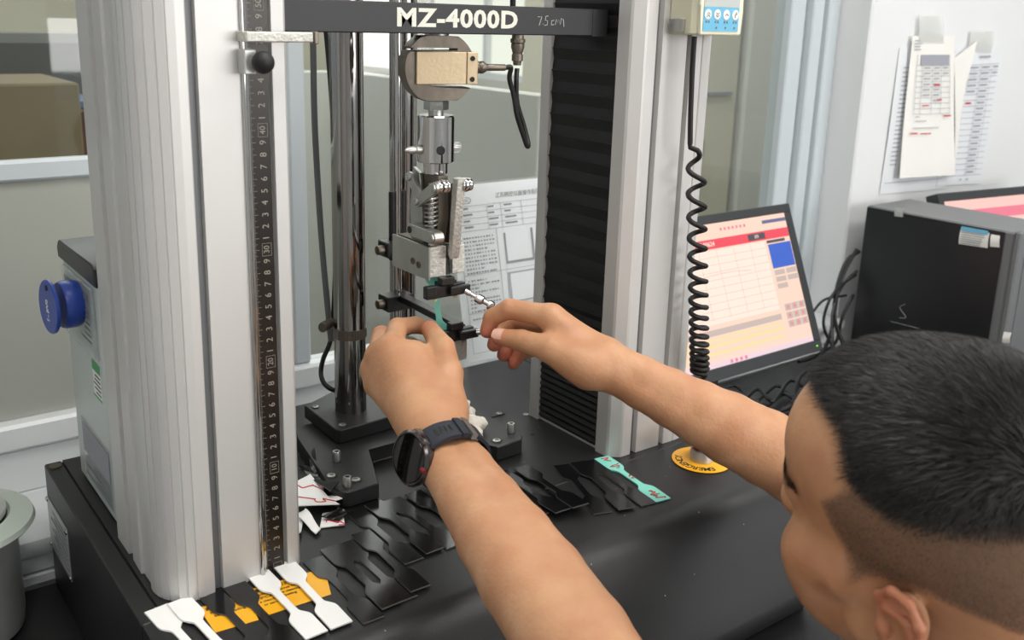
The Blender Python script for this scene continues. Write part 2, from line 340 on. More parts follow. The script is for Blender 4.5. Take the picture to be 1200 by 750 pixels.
b = B(); b.prism([(-.109, -.0138), (.537, -.0138), (.537, .344), (-.109, .344)], .002, 2, -.002, bev=.0004); b.build('top_panel', 'black', tm)
# thin seams of the middle cover, a shallow raised plate
b = B(); b.box((.06, .174, .0001), (.391, .343, .0011), bev=.0004); b.build('cover_plate', 'black', tm)
def cap_screw(c, r=.0045, h=.004, parent=tm, recess=False, ax=(0, 0, 1)):
    b = B(); b.lathe([(0, 0), (r, 0), (r, h*.8), (r*.85, h), (r*.5, h), (r*.5, h*.35), (0, h*.3)], c, ax, 20); return b.build('cap_screw', 'steel', parent)
for c in ((.3835, .1775, .0011), (.4121, .1581, .0001), (.08, .335, .0011)): cap_screw(c, .0035, .0012)
b = B(); b.cyl((-.119, .331, 0), (-.119, .331, .0012), .0065, n=20); b.build('plug', 'steel_dark', tm)
b = B(); b.cyl((.3816, .1057, 0.0001), (.3816, .1057, .0004), .0032, n=16); b.build('hole', 'rubber', tm)
# nameplate on the left side plate
np_ = B().box((-.1292, .249, -.0985), (-.1281, .341, -.0365), bev=.0003).build('spec_plate', 'alu', tm, 'small engraved aluminium plate on the left side')
b = B()
for i in range(9): b.box((-.12965, .253, -.046-i*.006), (-.12925, .253+random.uniform(.05, .084), -.044-i*.006))
b.build('engraving', 'grey_ink', np_)
for y in (.2515, .3385):
    for z in (-.040, -.095): B().lathe([(0, 0), (.003, 0), (.0028, .0012), (.0015, .002), (0, .0021)], (-.1292, y, z), (-1, 0, 0), 14).build('rivet', 'chrome', np_)
# ---- columns
ZT = .62
def flute_profile():
    pts = [(.020, .138), (-.105, .138), (-.105, .103), (-.100, .1025), (-.100, .092), (-.1045, .091), (-.1055, .063), (-.103, .062), (-.103, .037), (-.105, .0365)]
    # rounded, fluted front-left corner
    cx, cy, rx, ry = -.069, .030, .0365, .0360
    N = 7
    for k in range(N):
        a0 = math.radians(180+90*k/N); a1 = math.radians(180+90*(k+1)/N)
        for f, d in ((0.05, 0), (.84, 0), (.86, .0009), (.97, .0009)):
            a = a0+(a1-a0)*f; pts.append((cx+(rx-d)*math.cos(a), cy+(ry-d)*math.sin(a)))
    pts += [(-.0625, -.0045), (-.0615, -.0035), (-.0615, .0035), (-.0535, .0035), (-.0535, -.0025), (-.0185, -.0025), (-.0185, .001), (-.0165, .001), (-.0165, .006), (.0085, .006), (.0085, -.0005), (.0185, -.0015), (.0215, .002), (.0215, .018), (.019, .02), (.019, .138)]
    return pts
fp = flute_profile()
lc = B(); lc.prism(fp, ZT-.0005, 2, .0005); lc = lc.build('column', 'anod', tm, 'left aluminium column with fluted rounded corner', smooth=False)
B().box((-.0612, .0032, .001), (-.0538, .0036, ZT-.001)).build('groove_strip', 'anod_dark', lc)
rp = [(.4145, .1540), (.4145, .138), (.4190, .1375), (.4190, .0275), (.4140, .027), (.4140, .009), (.4155, .006), (.4265, -.0015), (.429, -.0025), (.4425, -.0025), (.4435, .0035), (.4505, .0035), (.4515, -.0028), (.489, -.0032), (.490, .0035), (.4955, .0035), (.4965, -.0035), (.512, -.0040), (.513, -.0025), (.5145, -.004), (.527, -.003), (.534, .002), (.5375, .010), (.5375, .154)]
rc = B(); rc.prism(rp, ZT-.0005, 2, .0005); rc = rc.build('column', 'anod', tm, 'right aluminium column with two grooves', smooth=False)
for x0, x1 in ((.4437, .4503), (.4902, .4953)): B().box((x0, .0031, .001), (x1, .0036, ZT-.001)).build('groove_strip', 'anod_dark', rc)
# bellows
b = B(); zs = []; z = .004; ph = 0
while z < ZT-.01:
    g = .0042 if z < .085 else (.007 if z < .16 else .0125)
    zs.append((z, ph)); z += g; ph = 1-ph
for (z0, p0), (z1, p1) in zip(zs, zs[1:]):
    x0 = .4168 if p0 else .4187; x1 = .4168 if p1 else .4187
    if z0 < .085: x0 = .4165 if p0 else .4187; x1 = .4165 if p1 else .4187
    b.quad((x0, .028, z0), (x0, .1372, z0), (x1, .1372, z1), (x1, .028, z1))
    if p0 and z0 > .085: b.box((x0-.0016, .0285, z0-.0006), (x0+.0005, .1368, z0+.0006))
b.build('bellows', 'bellows', tm, 'pleated black bellows on the inner side of the right column', smooth=False)
# ---- ruler channel
rl = B().box((-.0135, .0010, .002), (.0055, .0026, ZT-.01), bev=.0002).build('ruler', 'ruler', tm, 'black centimetre scale running up the left column')
bt = B(); bn = B()
for mm in range(0, 600):
    z = .003+mm*.001
    L = .0058 if mm % 10 == 0 else (.0042 if mm % 5 == 0 else .0028)
    bt.box((-.0132, .00082, z-.00012), (-.0132+L, .00098, z+.00012))
bt.build('tick_marks', 'ruler_ink', rl, kind='stuff')
mtx = lambda z: frame_mtx(V((-.001, .0008, z)), (0, 0, 1), (-1, 0, 0))
for c in range(0, 60):
    z = .003+c*.01
    s_ = str(c % 10) if c % 10 else str(c)
    bn.text(s_, .0080 if c % 10 else .0070, mtx(z), .00008)
    if c % 10 == 0:
        w, h, t = .0055, .0042, .00025
        for q in ((-h, -w, -h+t, w), (h-t, -w, h, w), (-h, -w, h, -w+t), (-h, w-t, h, w)): bn.box((-.001+q[0], .0006, z+q[1]), (-.001+q[2], .0008, z+q[3]))
bn.build('numbers', 'ruler_ink', rl)
B().cyl((-.0172, -.0035, .001), (-.0172, -.0035, ZT-.005), .0022, n=16).cyl((-.0135, -.001, .001), (-.0135, -.001, ZT-.005), .0012, n=10).build('guide_rod', 'chrome', tm)
# ---- pointer and stop knob
pt = B(); pt.box((-.0215, -.0215, .4735), (.0355, -.0150, .4815), bev=.001); pt.box((-.0215, -.015, .4735), (-.0165, -.0035, .4815), bev=.0005)
pt = pt.build('pointer_bar', 'cast', tm, 'flat aluminium pointer bar across the scale')
B().box((.0357, -.0225, .4725), (.0395, -.014, .4822), bev=.0006).build('end_cap', 'steel_dark', pt)
kb = B().box((-.022, -.0185, .4490), (-.0125, -.0040, .4680), bev=.0008).build('slide_bracket', 'alu', tm)
b = B(); b.cyl((-.0135, -.0185, .4585), (-.0135, -.022, .4585), .003, n=14); b.sph((-.0105, -.0270, .4585), .0088, u=24, v=16); b.build('knob', 'rubber', kb)
# ---- crossbeam
cb = B().box((.0225, .045, .4805), (.414, .095, .5085), bev=.001).build('crossbeam', 'black_plain', tm, 'black crossbeam with white lettering between the columns')
B().box((.393, .0445, .4803), (.4144, .0449, .5083)).build('end_joint', 'black_plain', cb)

b = B(); fx = Matrix.Translation((.2216, .0448, .4943)) @ Matrix.Rotation(math.radians(90), 4, 'X')
b.text('MZ-4000D', .0228, fx @ Matrix.Diagonal((1.29, 1, 1, 1)), .0002, bold=.00075, space=1.09); b.build('lettering', 'white_print', cb, 'bold white model lettering')
b = B()
def stroke(b, pts, y, r=.00035): b.tube([V((p[0], y, p[1])) for p in pts], r, 5)
ox, oz = .318, .4905
for pts in (((0, .008), (.005, .008), (.002, 0)), ((.007, .001), (.0075, .0015)), ((.0135, .009), (.010, .0085), (.0098, .005), (.013, .0045), (.0125, .0005), (.009, .0)), ((.0215, .005), (.018, .0045), (.018, .0005), (.0215, .001)), ((.0235, .001), (.0245, .006), (.0265, .003), (.0275, .006), (.030, .001), (.031, .007), (.034, .006), (.035, -.001))):
    stroke(b, [(ox+p[0]*1.0, oz+p[1]*1.05) for p in pts], .0446)
b.build('handwriting', 'grey_case', cb, 'handwritten 7.5cm in pale marker')
# ---- foot plates and poles
fpl = [(.100, .072), (.106, .066), (.142, .0655), (.172, .144), (.255, .144), (.2985, .0675), (.335, .0685), (.343, .078), (.345, .205), (.318, .245), (.13, .245), (.120, .215), (.096, .088)]
ft = B().prism(fpl, .0178, 2, .0012, bev=.001).build('foot_plate', 'black', tm, 'thick black mounting plate with angled arms')
pp = B().prism([(.1535, .173), (.250, .179), (.310, .200), (.312, .285), (.2, .285), (.151, .262), (.150, .178)], .0165, 2, .0192, bev=.001).build('pole_plate', 'black', tm, 'raised black plate under the chrome poles')
for c in ((.1079, .1078), (.3078, .0811), (.1250, .0850), (.3097, .1377)): 
    s_ = cap_screw((c[0], c[1], .0193), .0048, .0015)
    B().lathe([(.0052, 0), (.0072, .0003), (.0052, .0006)], (c[0], c[1], .0191), n=24).build('counterbore', 'rubber', s_)
for c in ((.130, .138), (.1115, .078), (.3375, .0929)): cap_screw((c[0], c[1], .0192), .0048, .011)
for c in ((.1595, .250), (.162, .185), (.232, .187), (.236, .270)): cap_screw((c[0], c[1], .0359), .0042, .0015)
P1 = V((.1935, .2235, .0358)); P2 = V((.2835, .252, .0358))
po = B().cyl(P1, P1+V((0, 0, .58)), .0187, n=48).build('pole', 'pole', tm, 'left chrome pole')
B().cyl(P2, P2+V((0, 0, .58)), .0165, n=48).build('pole', 'pole', tm, 'right chrome pole behind the grip')
b = B(); b.cyl(P1+V((0, 0, .092)), P1+V((0, 0, .104)), .0197, n=48); 
for k in range(14):
    a = math.radians(200+k*9); b.box(P1+V((.0198*math.cos(a)-.0005, .0198*math.sin(a)-.0005, .094)), P1+V((.0198*math.cos(a)+.0005, .0198*math.sin(a)+.0005, .102)))
hc = b.build('hose_clamp', 'steel_dark', po, 'worm-drive band around the left pole')
b = B(); b.cyl(P1+V((-.032, .008, .106)), P1+V((-.014, .020, .104)), .0052, n=16)
for k in range(6): b.cyl(P1+V((-.031+k*.003, .0087+k*.002, .1058)), P1+V((-.0302+k*.003, .0092+k*.002, .1056)), .0060, n=16)
b.build('clamp_screw', 'steel_dark', tm)
# ---- control box
ct = B().box((-.0995, .165, .001), (-.035, .300, .2440), bev=.004, seg=2).build('control_box', 'grey_case', tm, 'pale grey switch box behind the left column')
lidp = [(.163, .2445), (.303, .2445), (.3055, .256), (.298, .264), (.170, .266), (.163, .262)]
B().prism(lidp, .070, 0, -.1025, bev=.0015).build('lid', 'lid', ct)
q = B().box((-.1035, .176, .168), (-.1000, .288, .2405), bev=.001).build('cover_frame', 'clear', ct, 'clear framed cover on the switch box')
b = B()
for i in range(9): b.box((-.1041, .184+i*.0105, .226-.0), (-.1037, .191+i*.0105, .2335))
for i in range(6):
    b.box((-.1041, .184, .184+i*.006), (-.1037, .184+random.uniform(.02, .06), .1852+i*.006))
b.build('print', 'mid_ink', ct)
B().box((-.1003, .176, .125), (-.0998, .205, .163)).build('green_sticker', 'white_pl', ct)
b = B(); b.box((-.1006, .176, .153), (-.10035, .205, .163)); b.box((-.1006, .176, .125), (-.10035, .205, .127)); b.build('sticker_band', 'green_label', ct)
b = B()
for i in range(5): b.box((-.1006, .178, .130+i*.0045), (-.10035, .178+random.uniform(.015, .025), .1313+i*.0045))
b.build('sticker_print', 'ink', ct)
B().box((-.1003, .168, .012), (-.0998, .272, .078)).build('photo_label', 'clear', ct)
b = B(); b.box((-.1007, .170, .042), (-.1004, .268, .074)); b.build('label_photo', 'grey_ink', ct)
b = B()
for i in range(5): b.box((-.1007, .172, .016+i*.005), (-.1004, .172+random.uniform(.05, .095), .0176+i*.005))
b.build('label_print', 'mid_ink', ct)
tg = thing('round_tag', 'blue round tag with white writing on the side of the grey switch box', 'tag', (-.11, .222, .193))
b = B(); nrm = V((-1, -.10, .02)).normalized(); tc_ = V((-.1290, .2190, .2170))
b.lathe([(0, 0), (.0255, 0), (.0265, .001), (.0265, .003), (.0255, .004), (0, .004)], tc_, nrm, 40); b.build('disc', 'blue_tag', tg)
b = B(); b.lathe([(0, -.024), (.022, -.024), (.0235, -.020), (.0235, -.010), (.022, -.007), (0, -.007)], tc_, nrm, 40); b.build('base_ring', 'blue_tag', tg, 'thick blue ring behind the disc')
mt_ = frame_mtx(tc_+nrm*.0042, V((0, 0, 1)), nrm.cross(V((0, 0, 1))))
b = B(); b.text('1-1', .010, mt_ @ Matrix.Translation((-.009, 0, 0)), .0001, bold=.0003); b.text('W0', .008, mt_ @ Matrix.Translation((.001, .001, 0)), .0001, bold=.0003); b.build('tag_print', 'white_print', tg)
b = B(); b.cyl(tc_+V((0, 0, .019))+nrm*.0035, tc_+V((0, 0, .019))+nrm*.0043, .003, n=14); b.build('tag_hole', 'rubber', tg)
# ================================================================ LOAD CELL
AX, AY = .2120, .0700
lcell = thing('load_cell', 'round split load cell with champagne face plate hanging under the crossbeam', 'load cell', (AX, AY, .415))
Rz = Matrix.Translation((AX, AY, .4475)) @ Matrix.Rotation(math.radians(-17), 4, 'Z')
def arc(a0, a1, n, r=.0355): return [(r*math.cos(math.radians(a0+(a1-a0)*i/n)), r*math.sin(math.radians(a0+(a1-a0)*i/n))) for i in range(n+1)]
clip = lambda P: [(x, max(-.0310, min(.0310, z))) for x, z in P]
poly = [(.0355, -.0125)]+arc(-14, 60, 10)[1:]+arc(60, 120, 6)[1:]+arc(120, 149, 5)[1:]+[(-.0305, .0205), (.018, .0205), (.018, .0165), (-.0315, .0165)]+arc(153, 240, 12)[1:]+arc(240, 300, 6)[1:]+arc(300, 328, 5)[1:]+[(.0305, -.0185), (-.010, -.0185), (-.010, -.0150), (.0325, -.0150)]
pl = B().prism(clip(poly), .030, 1, -.015, mtx=Rz, bev=.0008).build('cell_body', 'steel_dark', lcell, 'dull round steel body with two slots')
def rbox(lo, hi, M4, bev=0):
    b = B(); b.box(lo, hi, bev); bmesh.ops.transform(b.bm, matrix=M4, verts=b.bm.verts[:]); return b
fpz = rbox((-.0250, -.0182, -.0150), (.0255, -.0152, .0160), Rz, .0006).build('face_plate', 'gold', lcell, 'champagne-coloured face plate')
fpz2 = rbox((.0262, -.0182, -.0150), (.0372, .010, .0160), Rz, .0006).build('cable_block', 'gold', lcell)
for z in (.010, -.010): B().lathe([(0, 0), (.0026, 0), (.0024, .0008), (.001, .0008), (.001, .0002), (0, .0002)], Rz @ V((.0315, -.0184, z)), Rz.to_3x3() @ V((0, -1, 0)), 14).build('screw', 'rubber', fpz2)
b = B(); ex = Rz.to_3x3() @ V((1, 0, 0)); p0 = Rz @ V((.0375, -.006, .001))
b.lathe([(0, 0), (.0068, 0), (.0068, .003), (.0055, .0045), (.0062, .006), (.0062, .009), (.0038, .0125), (.0034, .014), (0, .014)], p0, ex, 20); b.build('gland', 'steel_dark', lcell)
b = B(); b.lathe([(0, 0), (.0035, 0), (.0033, .018), (.0030, .0185), (0, .0185)], p0+ex*.0142, ex, 16); b.build('strain_relief', 'steel_dark', lcell)
b = B(); b.cyl((AX, AY, .4788), (AX, AY, .4802), .012, n=24); b.build('top_stud', 'steel', lcell)
t = thing('sensor_cable', 'black looped sensor cable with round plug under the crossbeam', 'cable', (0.2934, 0.0450, 0.4781))
e0 = p0+ex*.0327
b = B(); b.tube(catmull([e0, e0+ex*.006, (0.2840, 0.0450, 0.4375), (0.2901, 0.0450, 0.4203), (0.2953, 0.0450, 0.3993), (0.3040, 0.0450, 0.3795), (0.3104, 0.0460, 0.3675), (0.3151, 0.0500, 0.3695), (0.3103, 0.0520, 0.3874), (0.3002, 0.0520, 0.4125), (0.2967, 0.0500, 0.4345), (0.2973, 0.0500, 0.4473)], 8), .0026, 10); b.build('cord', 'cable', t)
cn = V((0.2972, 0.0500, 0.4788)); b = B(); zt = .4803
b.lathe([(0, 0), (.0040, 0), (.0045, .004), (.0058, .0045), (.0058, .011), (.0050, .0115), (.0068, .018), (.0068, .0215), (.0060, .022), (.0075, .0225), (.0078, .026), (.0062, .027), (.0062, .0300), (0, .0300)], (cn.x, cn.y, zt-.0300), n=24); b.build('plug', 'steel_dark', t)
b = B(); b.tube(catmull([(cn.x, cn.y+.01, .5088), (cn.x, cn.y+.01, .54), (cn.x+.02, cn.y+.02, .58)], 6), .003, 10); b.build('upper_cord', 'cable', t)
# ---- coupling + upper grip
ug = thing('upper_grip', 'upper steel lever grip hanging below the chrome coupling, biting the mint strip', 'grip', (AX, AY, .238))
b = B(); b.cyl((AX, AY, .4065), (AX, AY, .4163), .0125, n=6, bev=.0006); b.cyl((AX, AY, .4015), (AX, AY, .4063), .0075, n=24); b.build('hex_nut', 'steel', ug)
cp = B().lathe([(0, 0), (.0178, 0), (.0188, .001), (.0188, .0460), (.0178, .0472), (0, .0472)], (AX, AY, .3542), n=40).build('coupling', 'chrome', ug, 'chrome coupling sleeve')
B().lathe([(0, 0), (.0118, 0), (.0124, .0007), (.0124, .0118), (0, .0118)], (AX, AY, .3422), n=36).build('lower_collar', 'chrome', ug)
b = B(); d_ = V((-.6, -.8, 0)).normalized(); hp = V((AX, AY, .368)); hd = V((-.30, -.95, 0)).normalized(); b.lathe([(0, .0), (.0044, 0), (.0046, .0008), (.0034, .0010), (.0034, .0006), (0, .0006)], hp+hd*.0183, hd, 20); b.build('pin_hole', 'rubber', cp)
b = B(); b.lathe([(0, 0), (.0045, 0), (.0045, .006), (.0036, .0065), (.0038, .012), (.0014, .018), (0, .0185)], (AX-.0180, AY, .3675), (-1, 0, 0), 20); b.build('cross_pin', 'steel', ug)
b = B(); b.cyl((AX+.018, AY, .3675), (AX+.0285, AY, .3675), .0052, n=20, bev=.0006)
for k in range(20):
    a = k*math.pi/10; b.box((AX+.019, AY+.0053*math.cos(a)-.0003, .3675+.0053*math.sin(a)-.0003), (AX+.0278, AY+.0053*math.cos(a)+.0003, .3675+.0053*math.sin(a)+.0003))
b.build('pin_knob', 'steel', ug)
# body of the grip
b = B(); b.prism([(.052, .342), (.088, .342), (.098, .325), (.092, .272), (.056, .272), (.050, .30)], .012, 0, .2035, bev=.0006); b.build('grip_body', 'steel_dark', ug)
b = B(); b.prism([(.044, .327), (.056, .333), (.084, .330), (.078, .272), (.050, .272)], .0045, 0, .2235, bev=.0004); b.build('side_plate', 'steel_dark', ug)
b = B(); b.prism([(.092, .347), (.080, .342), (.0735, .300), (.0740, .266), (.095, .266), (.098, .305)], .0040, 0, .1990, bev=.0004); b.build('side_plate', 'steel', ug)
def link(a, c, w, x0, x1, m='steel', pins=True, name='lever'):
    """flat bar between two points in the YZ plane"""
    A, Cc = V((0, a[0], a[1])), V((0, c[0], c[1])); d = (Cc-A).normalized(); n = V((0, -d.z, d.y)); pts = []
    for k in range(9):
        an = math.pi/2+math.pi*k/8; pts.append(A+(d*math.cos(an)+n*math.sin(an))*w/2)
    for k in range(9):
        an = -math.pi/2+math.pi*k/8; pts.append(Cc+(d*math.cos(an)+n*math.sin(an))*w/2)
    o = B().prism([(p.y, p.z) for p in pts], x1-x0, 0, x0, bev=.0005).build(name, m, ug)
    return o
l1 = link((.0889, .3374), (.0658, .3164), .0110, .1915, .1955); l2 = link((.0658, .3160), (.0345, .3345), .0115, .1868, .1910); l3 = link((.0785, .2849), (.0369, .2840), .0125, .1868, .1980)
for (y, z, x, r) in ((.0889, .3374, .1915, .0042), (.0658, .3162, .1866, .0040), (.0345, .3345, .1866, .0046), (.0369, .2840, .1866, .0050)):
    B().lathe([(0, 0), (r, 0), (r, .0015), (r*.8, .0022), (0, .0022)], (x, y, z), (-1, 0, 0), 18).build('pivot_pin', 'steel', ug)
B().lathe([(0, 0), (.0035, 0), (.0037, .0004), (0, .0005)], (.1866, .0785, .2849), (-1, 0, 0), 18).build('pin_hole', 'rubber', ug)
b = B()
for k, (x0, x1, r) in enumerate(((.1912, .1955, .0062), (.1960, .2010, .0070), (.2014, .2040, .0064), (.2190, .2215, .0066), (.2219, .2265, .0074), (.2268, .2310, .0066))): b.cyl((x0, .0355, .3348), (x1, .0355, .3348), r, n=24, bev=.0005)
b.build('roller', 'chrome', ug, 'bright rollers on the top pivot')
b = B(); b.prism([(.0300, .342), (.0400, .342), (.0460, .262), (.0425, .258), (.0395, .262)], .0100, 0, .2125, bev=.0006); b.build('front_lever', 'cast', ug, 'bright rough lever slanting down between the jaws')
b = B(); b.tube([(.1985+.0062*math.cos(t*.5), .0560+.0062*math.sin(t*.5), .290+t*.00036) for t in range(90)], .0011, 6); b.build('spring', 'steel', ug)
b = B(); b.cyl((.1985, .0560, .272), (.1985, .0560, .335), .0032, n=14); b.build('spring_rod', 'steel', ug)
jl = B().prism([(.1945, .0520), (.2140, .0520), (.2140, .1210), (.1945, .1210)], .0320, 2, .2383, bev=.0008).build('jaw_block', 'cast', ug, 'left jaw block')
jr = B().prism([(.2225, .0520), (.2370, .0520), (.2370, .1210), (.2225, .1210)], .0300, 2, .2393, bev=.0008).build('jaw_block', 'cast', ug, 'right jaw block')
B().box((.1920, .0500, .2365), (.1943, .1225, .2715), bev=.0005).build('jaw_side_plate', 'steel', ug)
for y, z in ((.0800, .2510), (.0690, .2492)): B().lathe([(0, 0), (.0036, 0), (.0036, .001), (.0016, .001), (.0014, .0002), (0, .0002)], (.1919, y, z), (-1, 0, 0), 16).build('screw', 'steel_dark', jl)
B().box((.1960, .0560, .2704), (.2360, .1180, .2722), bev=.0005).build('jaw_bridge', 'steel_dark', ug)
B().prism([(.055, .2384), (.075, .2384), (.07, .256), (.058, .256)], .0070, 0, .2148).build('jaw_insert', 'rubber', ug)
# ---- lower grip
lg = thing('lower_grip', 'lower steel grip on the machine axis, mostly hidden behind the left hand', 'grip', (AX, AY, .0195))
B().box((.1945, .0500, .1430), (.2140, .1200, .1665), bev=.0008).build('jaw_block', 'cast', lg, 'left jaw block'); B().box((.2225, .0500, .1430), (.2415, .1200, .1665), bev=.0008).build('jaw_block', 'cast', lg, 'right jaw block')
B().box((.1990, .0545, .0920), (.2280, .1000, .1426), bev=.001).build('grip_body', 'steel_dark', lg)
B().cyl((AX, AY, .0195), (AX, AY, .0915), .0180, n=36, bev=.0008).build('coupling', 'chrome', lg)
# ---- extensometer
et = thing('extensometer', 'black two-armed extensometer clamped to a thin chrome rod behind the grips', 'extensometer', (.245, .20, .036))
RX, RY = .2450, .2000
B().cyl((RX, RY, .0360), (RX, RY, .60), .0048, n=20).build('rod', 'chrome', et)
B().cyl((RX-.0072, RY, .2205), (RX-.0072, RY, .3010), .0042, n=16).build('sleeve', 'black_clamp', et); B().cyl((RX+.0068, RY, .2205), (RX+.0068, RY, .3010), .0048, n=16).build('sleeve', 'black_clamp', et)
def ext_arm(zc, dz, lab, dx=0.):
    # slide at the rod, arm and specimen clamp
    s = B(); s.box((RX-.021, RY-.013, zc-.009), (RX+.014, RY+.010, zc+.009), bev=.001); s = s.build('slide', 'black_clamp', et, lab+' slide on the rod')
    B().cyl((RX-.030, RY-.004, zc), (RX-.0212, RY-.004, zc), .0055, n=16, bev=.0006).build('slide_knob', 'steel_dark', s)
    z = zc+dz
    a = B(); a.prism([(RX-.006, RY-.0135), (RX+.006, RY-.0135), (.232+dx, .064), (.222+dx, .064)], .008, 2, z-.004, bev=.0006); a = a.build('arm', 'black_clamp', et, lab+' arm')
    c = B(); c.box((.186+dx, .0440, z-.0085), (.234+dx, .0515, z+.0045), bev=.001); c.box((.205+dx, .0515, z-.006), (.228+dx, .0638, z+.006), bev=.0008); c.box((.203+dx, .0420, z+.0045), (.219+dx, .0510, z+.0125), bev=.0008); c.box((.184+dx, .0400, z-.004), (.196+dx, .0480, z+.006), bev=.0008); c.box((.212+dx, .038, z-.006), (.236+dx, .0435, z+.003), bev=.0008)
    c = c.build('clamp', 'black_clamp', et, lab+' specimen clamp')
    for x in (.197, .222): B().cyl((x+dx, .0455, z-.0108), (x+dx, .0455, z-.0086), .0024, n=12).build('brass_screw', 'gold', c)
    return c, z
ca, za = ext_arm(.2350, -.0085, 'upper')
b = B(); k0 = V((.2290, .0378, .2235)); kd = V((.55, -.62, -.40)).normalized()
b.lathe([(0, 0), (.0030, 0), (.0030, .006), (.0020, .0065), (.0020, .0125), (.0046, .013), (.0050, .0145), (.0050, .020), (.0038, .0215), (.0026, .022), (.0026, .027), (.0048, .0275), (.0052, .030), (.0046, .033), (.0025, .034), (0, .034)], k0, kd, 20); b.build('adjusting_screw', 'chrome', ca)
cb2, zb = ext_arm(.1700, .0060, 'lower', .012)
b = B(); b.lathe([(0, 0), (.0030, 0), (.0030, .005), (.0050, .0055), (.0052, .012), (.0030, .013), (0, .013)], (.2445, .0378, .1760), V((.75, -.62, .12)).normalized(), 20); b.build('adjusting_screw', 'chrome', cb2)
# ---- cable bundle behind the pole
t = thing('frame_cable', 'grey flat cable hanging behind the left chrome pole', 'cable', (0.2060, 0.3000, 0.0335))
b = B(); b.tube(catmull([(0.1814, 0.2800, 0.5020), (0.1813, 0.2800, 0.4551), (0.1814, 0.2800, 0.3680), (0.1863, 0.2800, 0.2459), (0.1884, 0.2700, 0.1523), (0.1871, 0.2600, 0.1118)], 8), .0038, 8); b.build('cord', 'cable_grey', t)
t2 = B().tube(catmull([(0.2051, 0.3000, 0.5025), (0.2096, 0.3000, 0.4543), (0.2097, 0.2900, 0.3758), (0.2072, 0.2800, 0.2750), (0.1980, 0.2700, 0.1724), (0.1923, 0.2700, 0.1135), (0.1814, 0.2700, 0.0879), (0.1776, 0.2700, 0.0710), (0.1758, 0.2600, 0.0612), (0.1810, 0.2500, 0.0546), (0.1924, 0.2500, 0.0499)], 8), .0030, 8).build('cord', 'cable', t, 'darker cord looping behind the pole foot')
# ================================================================ HANDSET + COILED CORD
hs = thing('control_handset', 'cream handset with blue keypad on the right column', 'handset', (.493, -.02, .4835))
hb = B().prism([(.4600, -.0040), (.4600, -.0330), (.4640, -.0385), (.5230, -.0385), (.5270, -.0330), (.5270, -.0040)], .11, 2, .4845, bev=.002).build('case', 'cream_pl', hs)
# raised front bezel with waist
bz = [(.4655, .4850), (.5270, .4850), (.5290, .4870), (.5305, .5090), (.5280, .5150), (.5280, .59), (.4620, .59), (.4620, .5150), (.4640, .5110), (.4640, .4870)]
B().prism(bz, .004, 1, -.0428, bev=.001).build('bezel', 'cream_edge', hs)
B().box((.4675, -.0436, .4890), (.5225, -.0429, .5135)).build('keypad', 'blue_panel', hs, 'light blue keypad film')
B().box((.4675, -.0436, .5137), (.5225, -.0429, .585)).build('keypad_header', 'grey_case', hs)
for i in range(4):
    cx = .4735+i*.0143; bt_ = B().lathe([(0, 0), (.0050, 0), (.0052, .0004), (0, .0008)], (cx, -.0437, .5060), (0, -1, 0), 24).build('button', 'white_pl', hs)
    b = B(); y = -.0446
    if i == 1: segs = (((-.0025, .002), (0, 0), (.0025, .002)), ((-.0025, -.0005), (0, -.0025), (.0025, -.0005)))
    elif i == 0: segs = (((-.0025, 0), (0, .002), (.0025, 0)), ((-.0025, -.0025), (0, -.0005), (.0025, -.0025)))
    elif i == 2: segs = (((-.0022, -.001), (0, .001), (.0022, -.001)),)
    else: segs = (((-.001, -.003), (-.001, .0005), (.0015, .003)), ((.0, -.0005), (.0022, .0015)))
    for sg in segs: b.tube([V((cx+p[0], y, .5060+p[1])) for p in sg], .0003, 5)
    b.build('symbol', 'ink', bt_)
b = B()
for i in range(4):
    for dx in (-.002, .002): b.box((.4735+i*.0143+dx-.0011, -.0439, .4972), (.4735+i*.0143+dx+.0011, -.0437, .4994))
for i in range(1, 4): b.box((.4735+i*.0143-.0012, -.0439, .4915), (.4735+i*.0143+.0012, -.0437, .4935))
b.build('key_print', 'mid_ink', hs)
b = B(); b.box((.4560, -.0260, .4870), (.4598, -.0050, .5010), bev=.0005); b.box((.4585, -.0180, .4868), (.4600, -.0100, .5012)); b.build('clip', 'steel', hs)
cc = thing('coiled_cord', 'black coiled cord hanging from the cream handset', 'cord', (.505, -.025, .02))
b = B(); pts = []
top = V((.4760, -.0250, .4830))
pts += catmull([top, V((.4765, -.025, .45)), V((.4780, -.026, .40)), V((.4800, -.027, .365))], 8)
turns = 17; n = turns*18
A0 = V((0.4856, -0.0300, 0.3620)); A1 = V((0.5228, -0.0300, 0.0963)); dz = 0
tt = 0; z_list = []
for i in range(n+1):
    u_ = i/18.; f_ = (1-math.exp(-u_/9.5))/(1-math.exp(-turns/9.5)); z_list.append(f_)
for i, f_ in enumerate(z_list):
    a = i*2*math.pi/18; c = A0.lerp(A1, f_); r = .0098*min(1, .35+i/20)
    pts.append(c+V((r*math.sin(a)*.94+.0, -r*math.cos(a)*.94, 0)))
pts += catmull([pts[-1], A1+V((.004, .004, -.02)), V((A1.x+.01, -.012, .03)), V((A1.x+.02, .004, .008)), V((A1.x+.03, .03, .0035)), V((A1.x+.03, .1, .0035))], 6)[1:]
b.tube(pts, .0029, 8); b.build('cord', 'rubber', cc, ang=60)
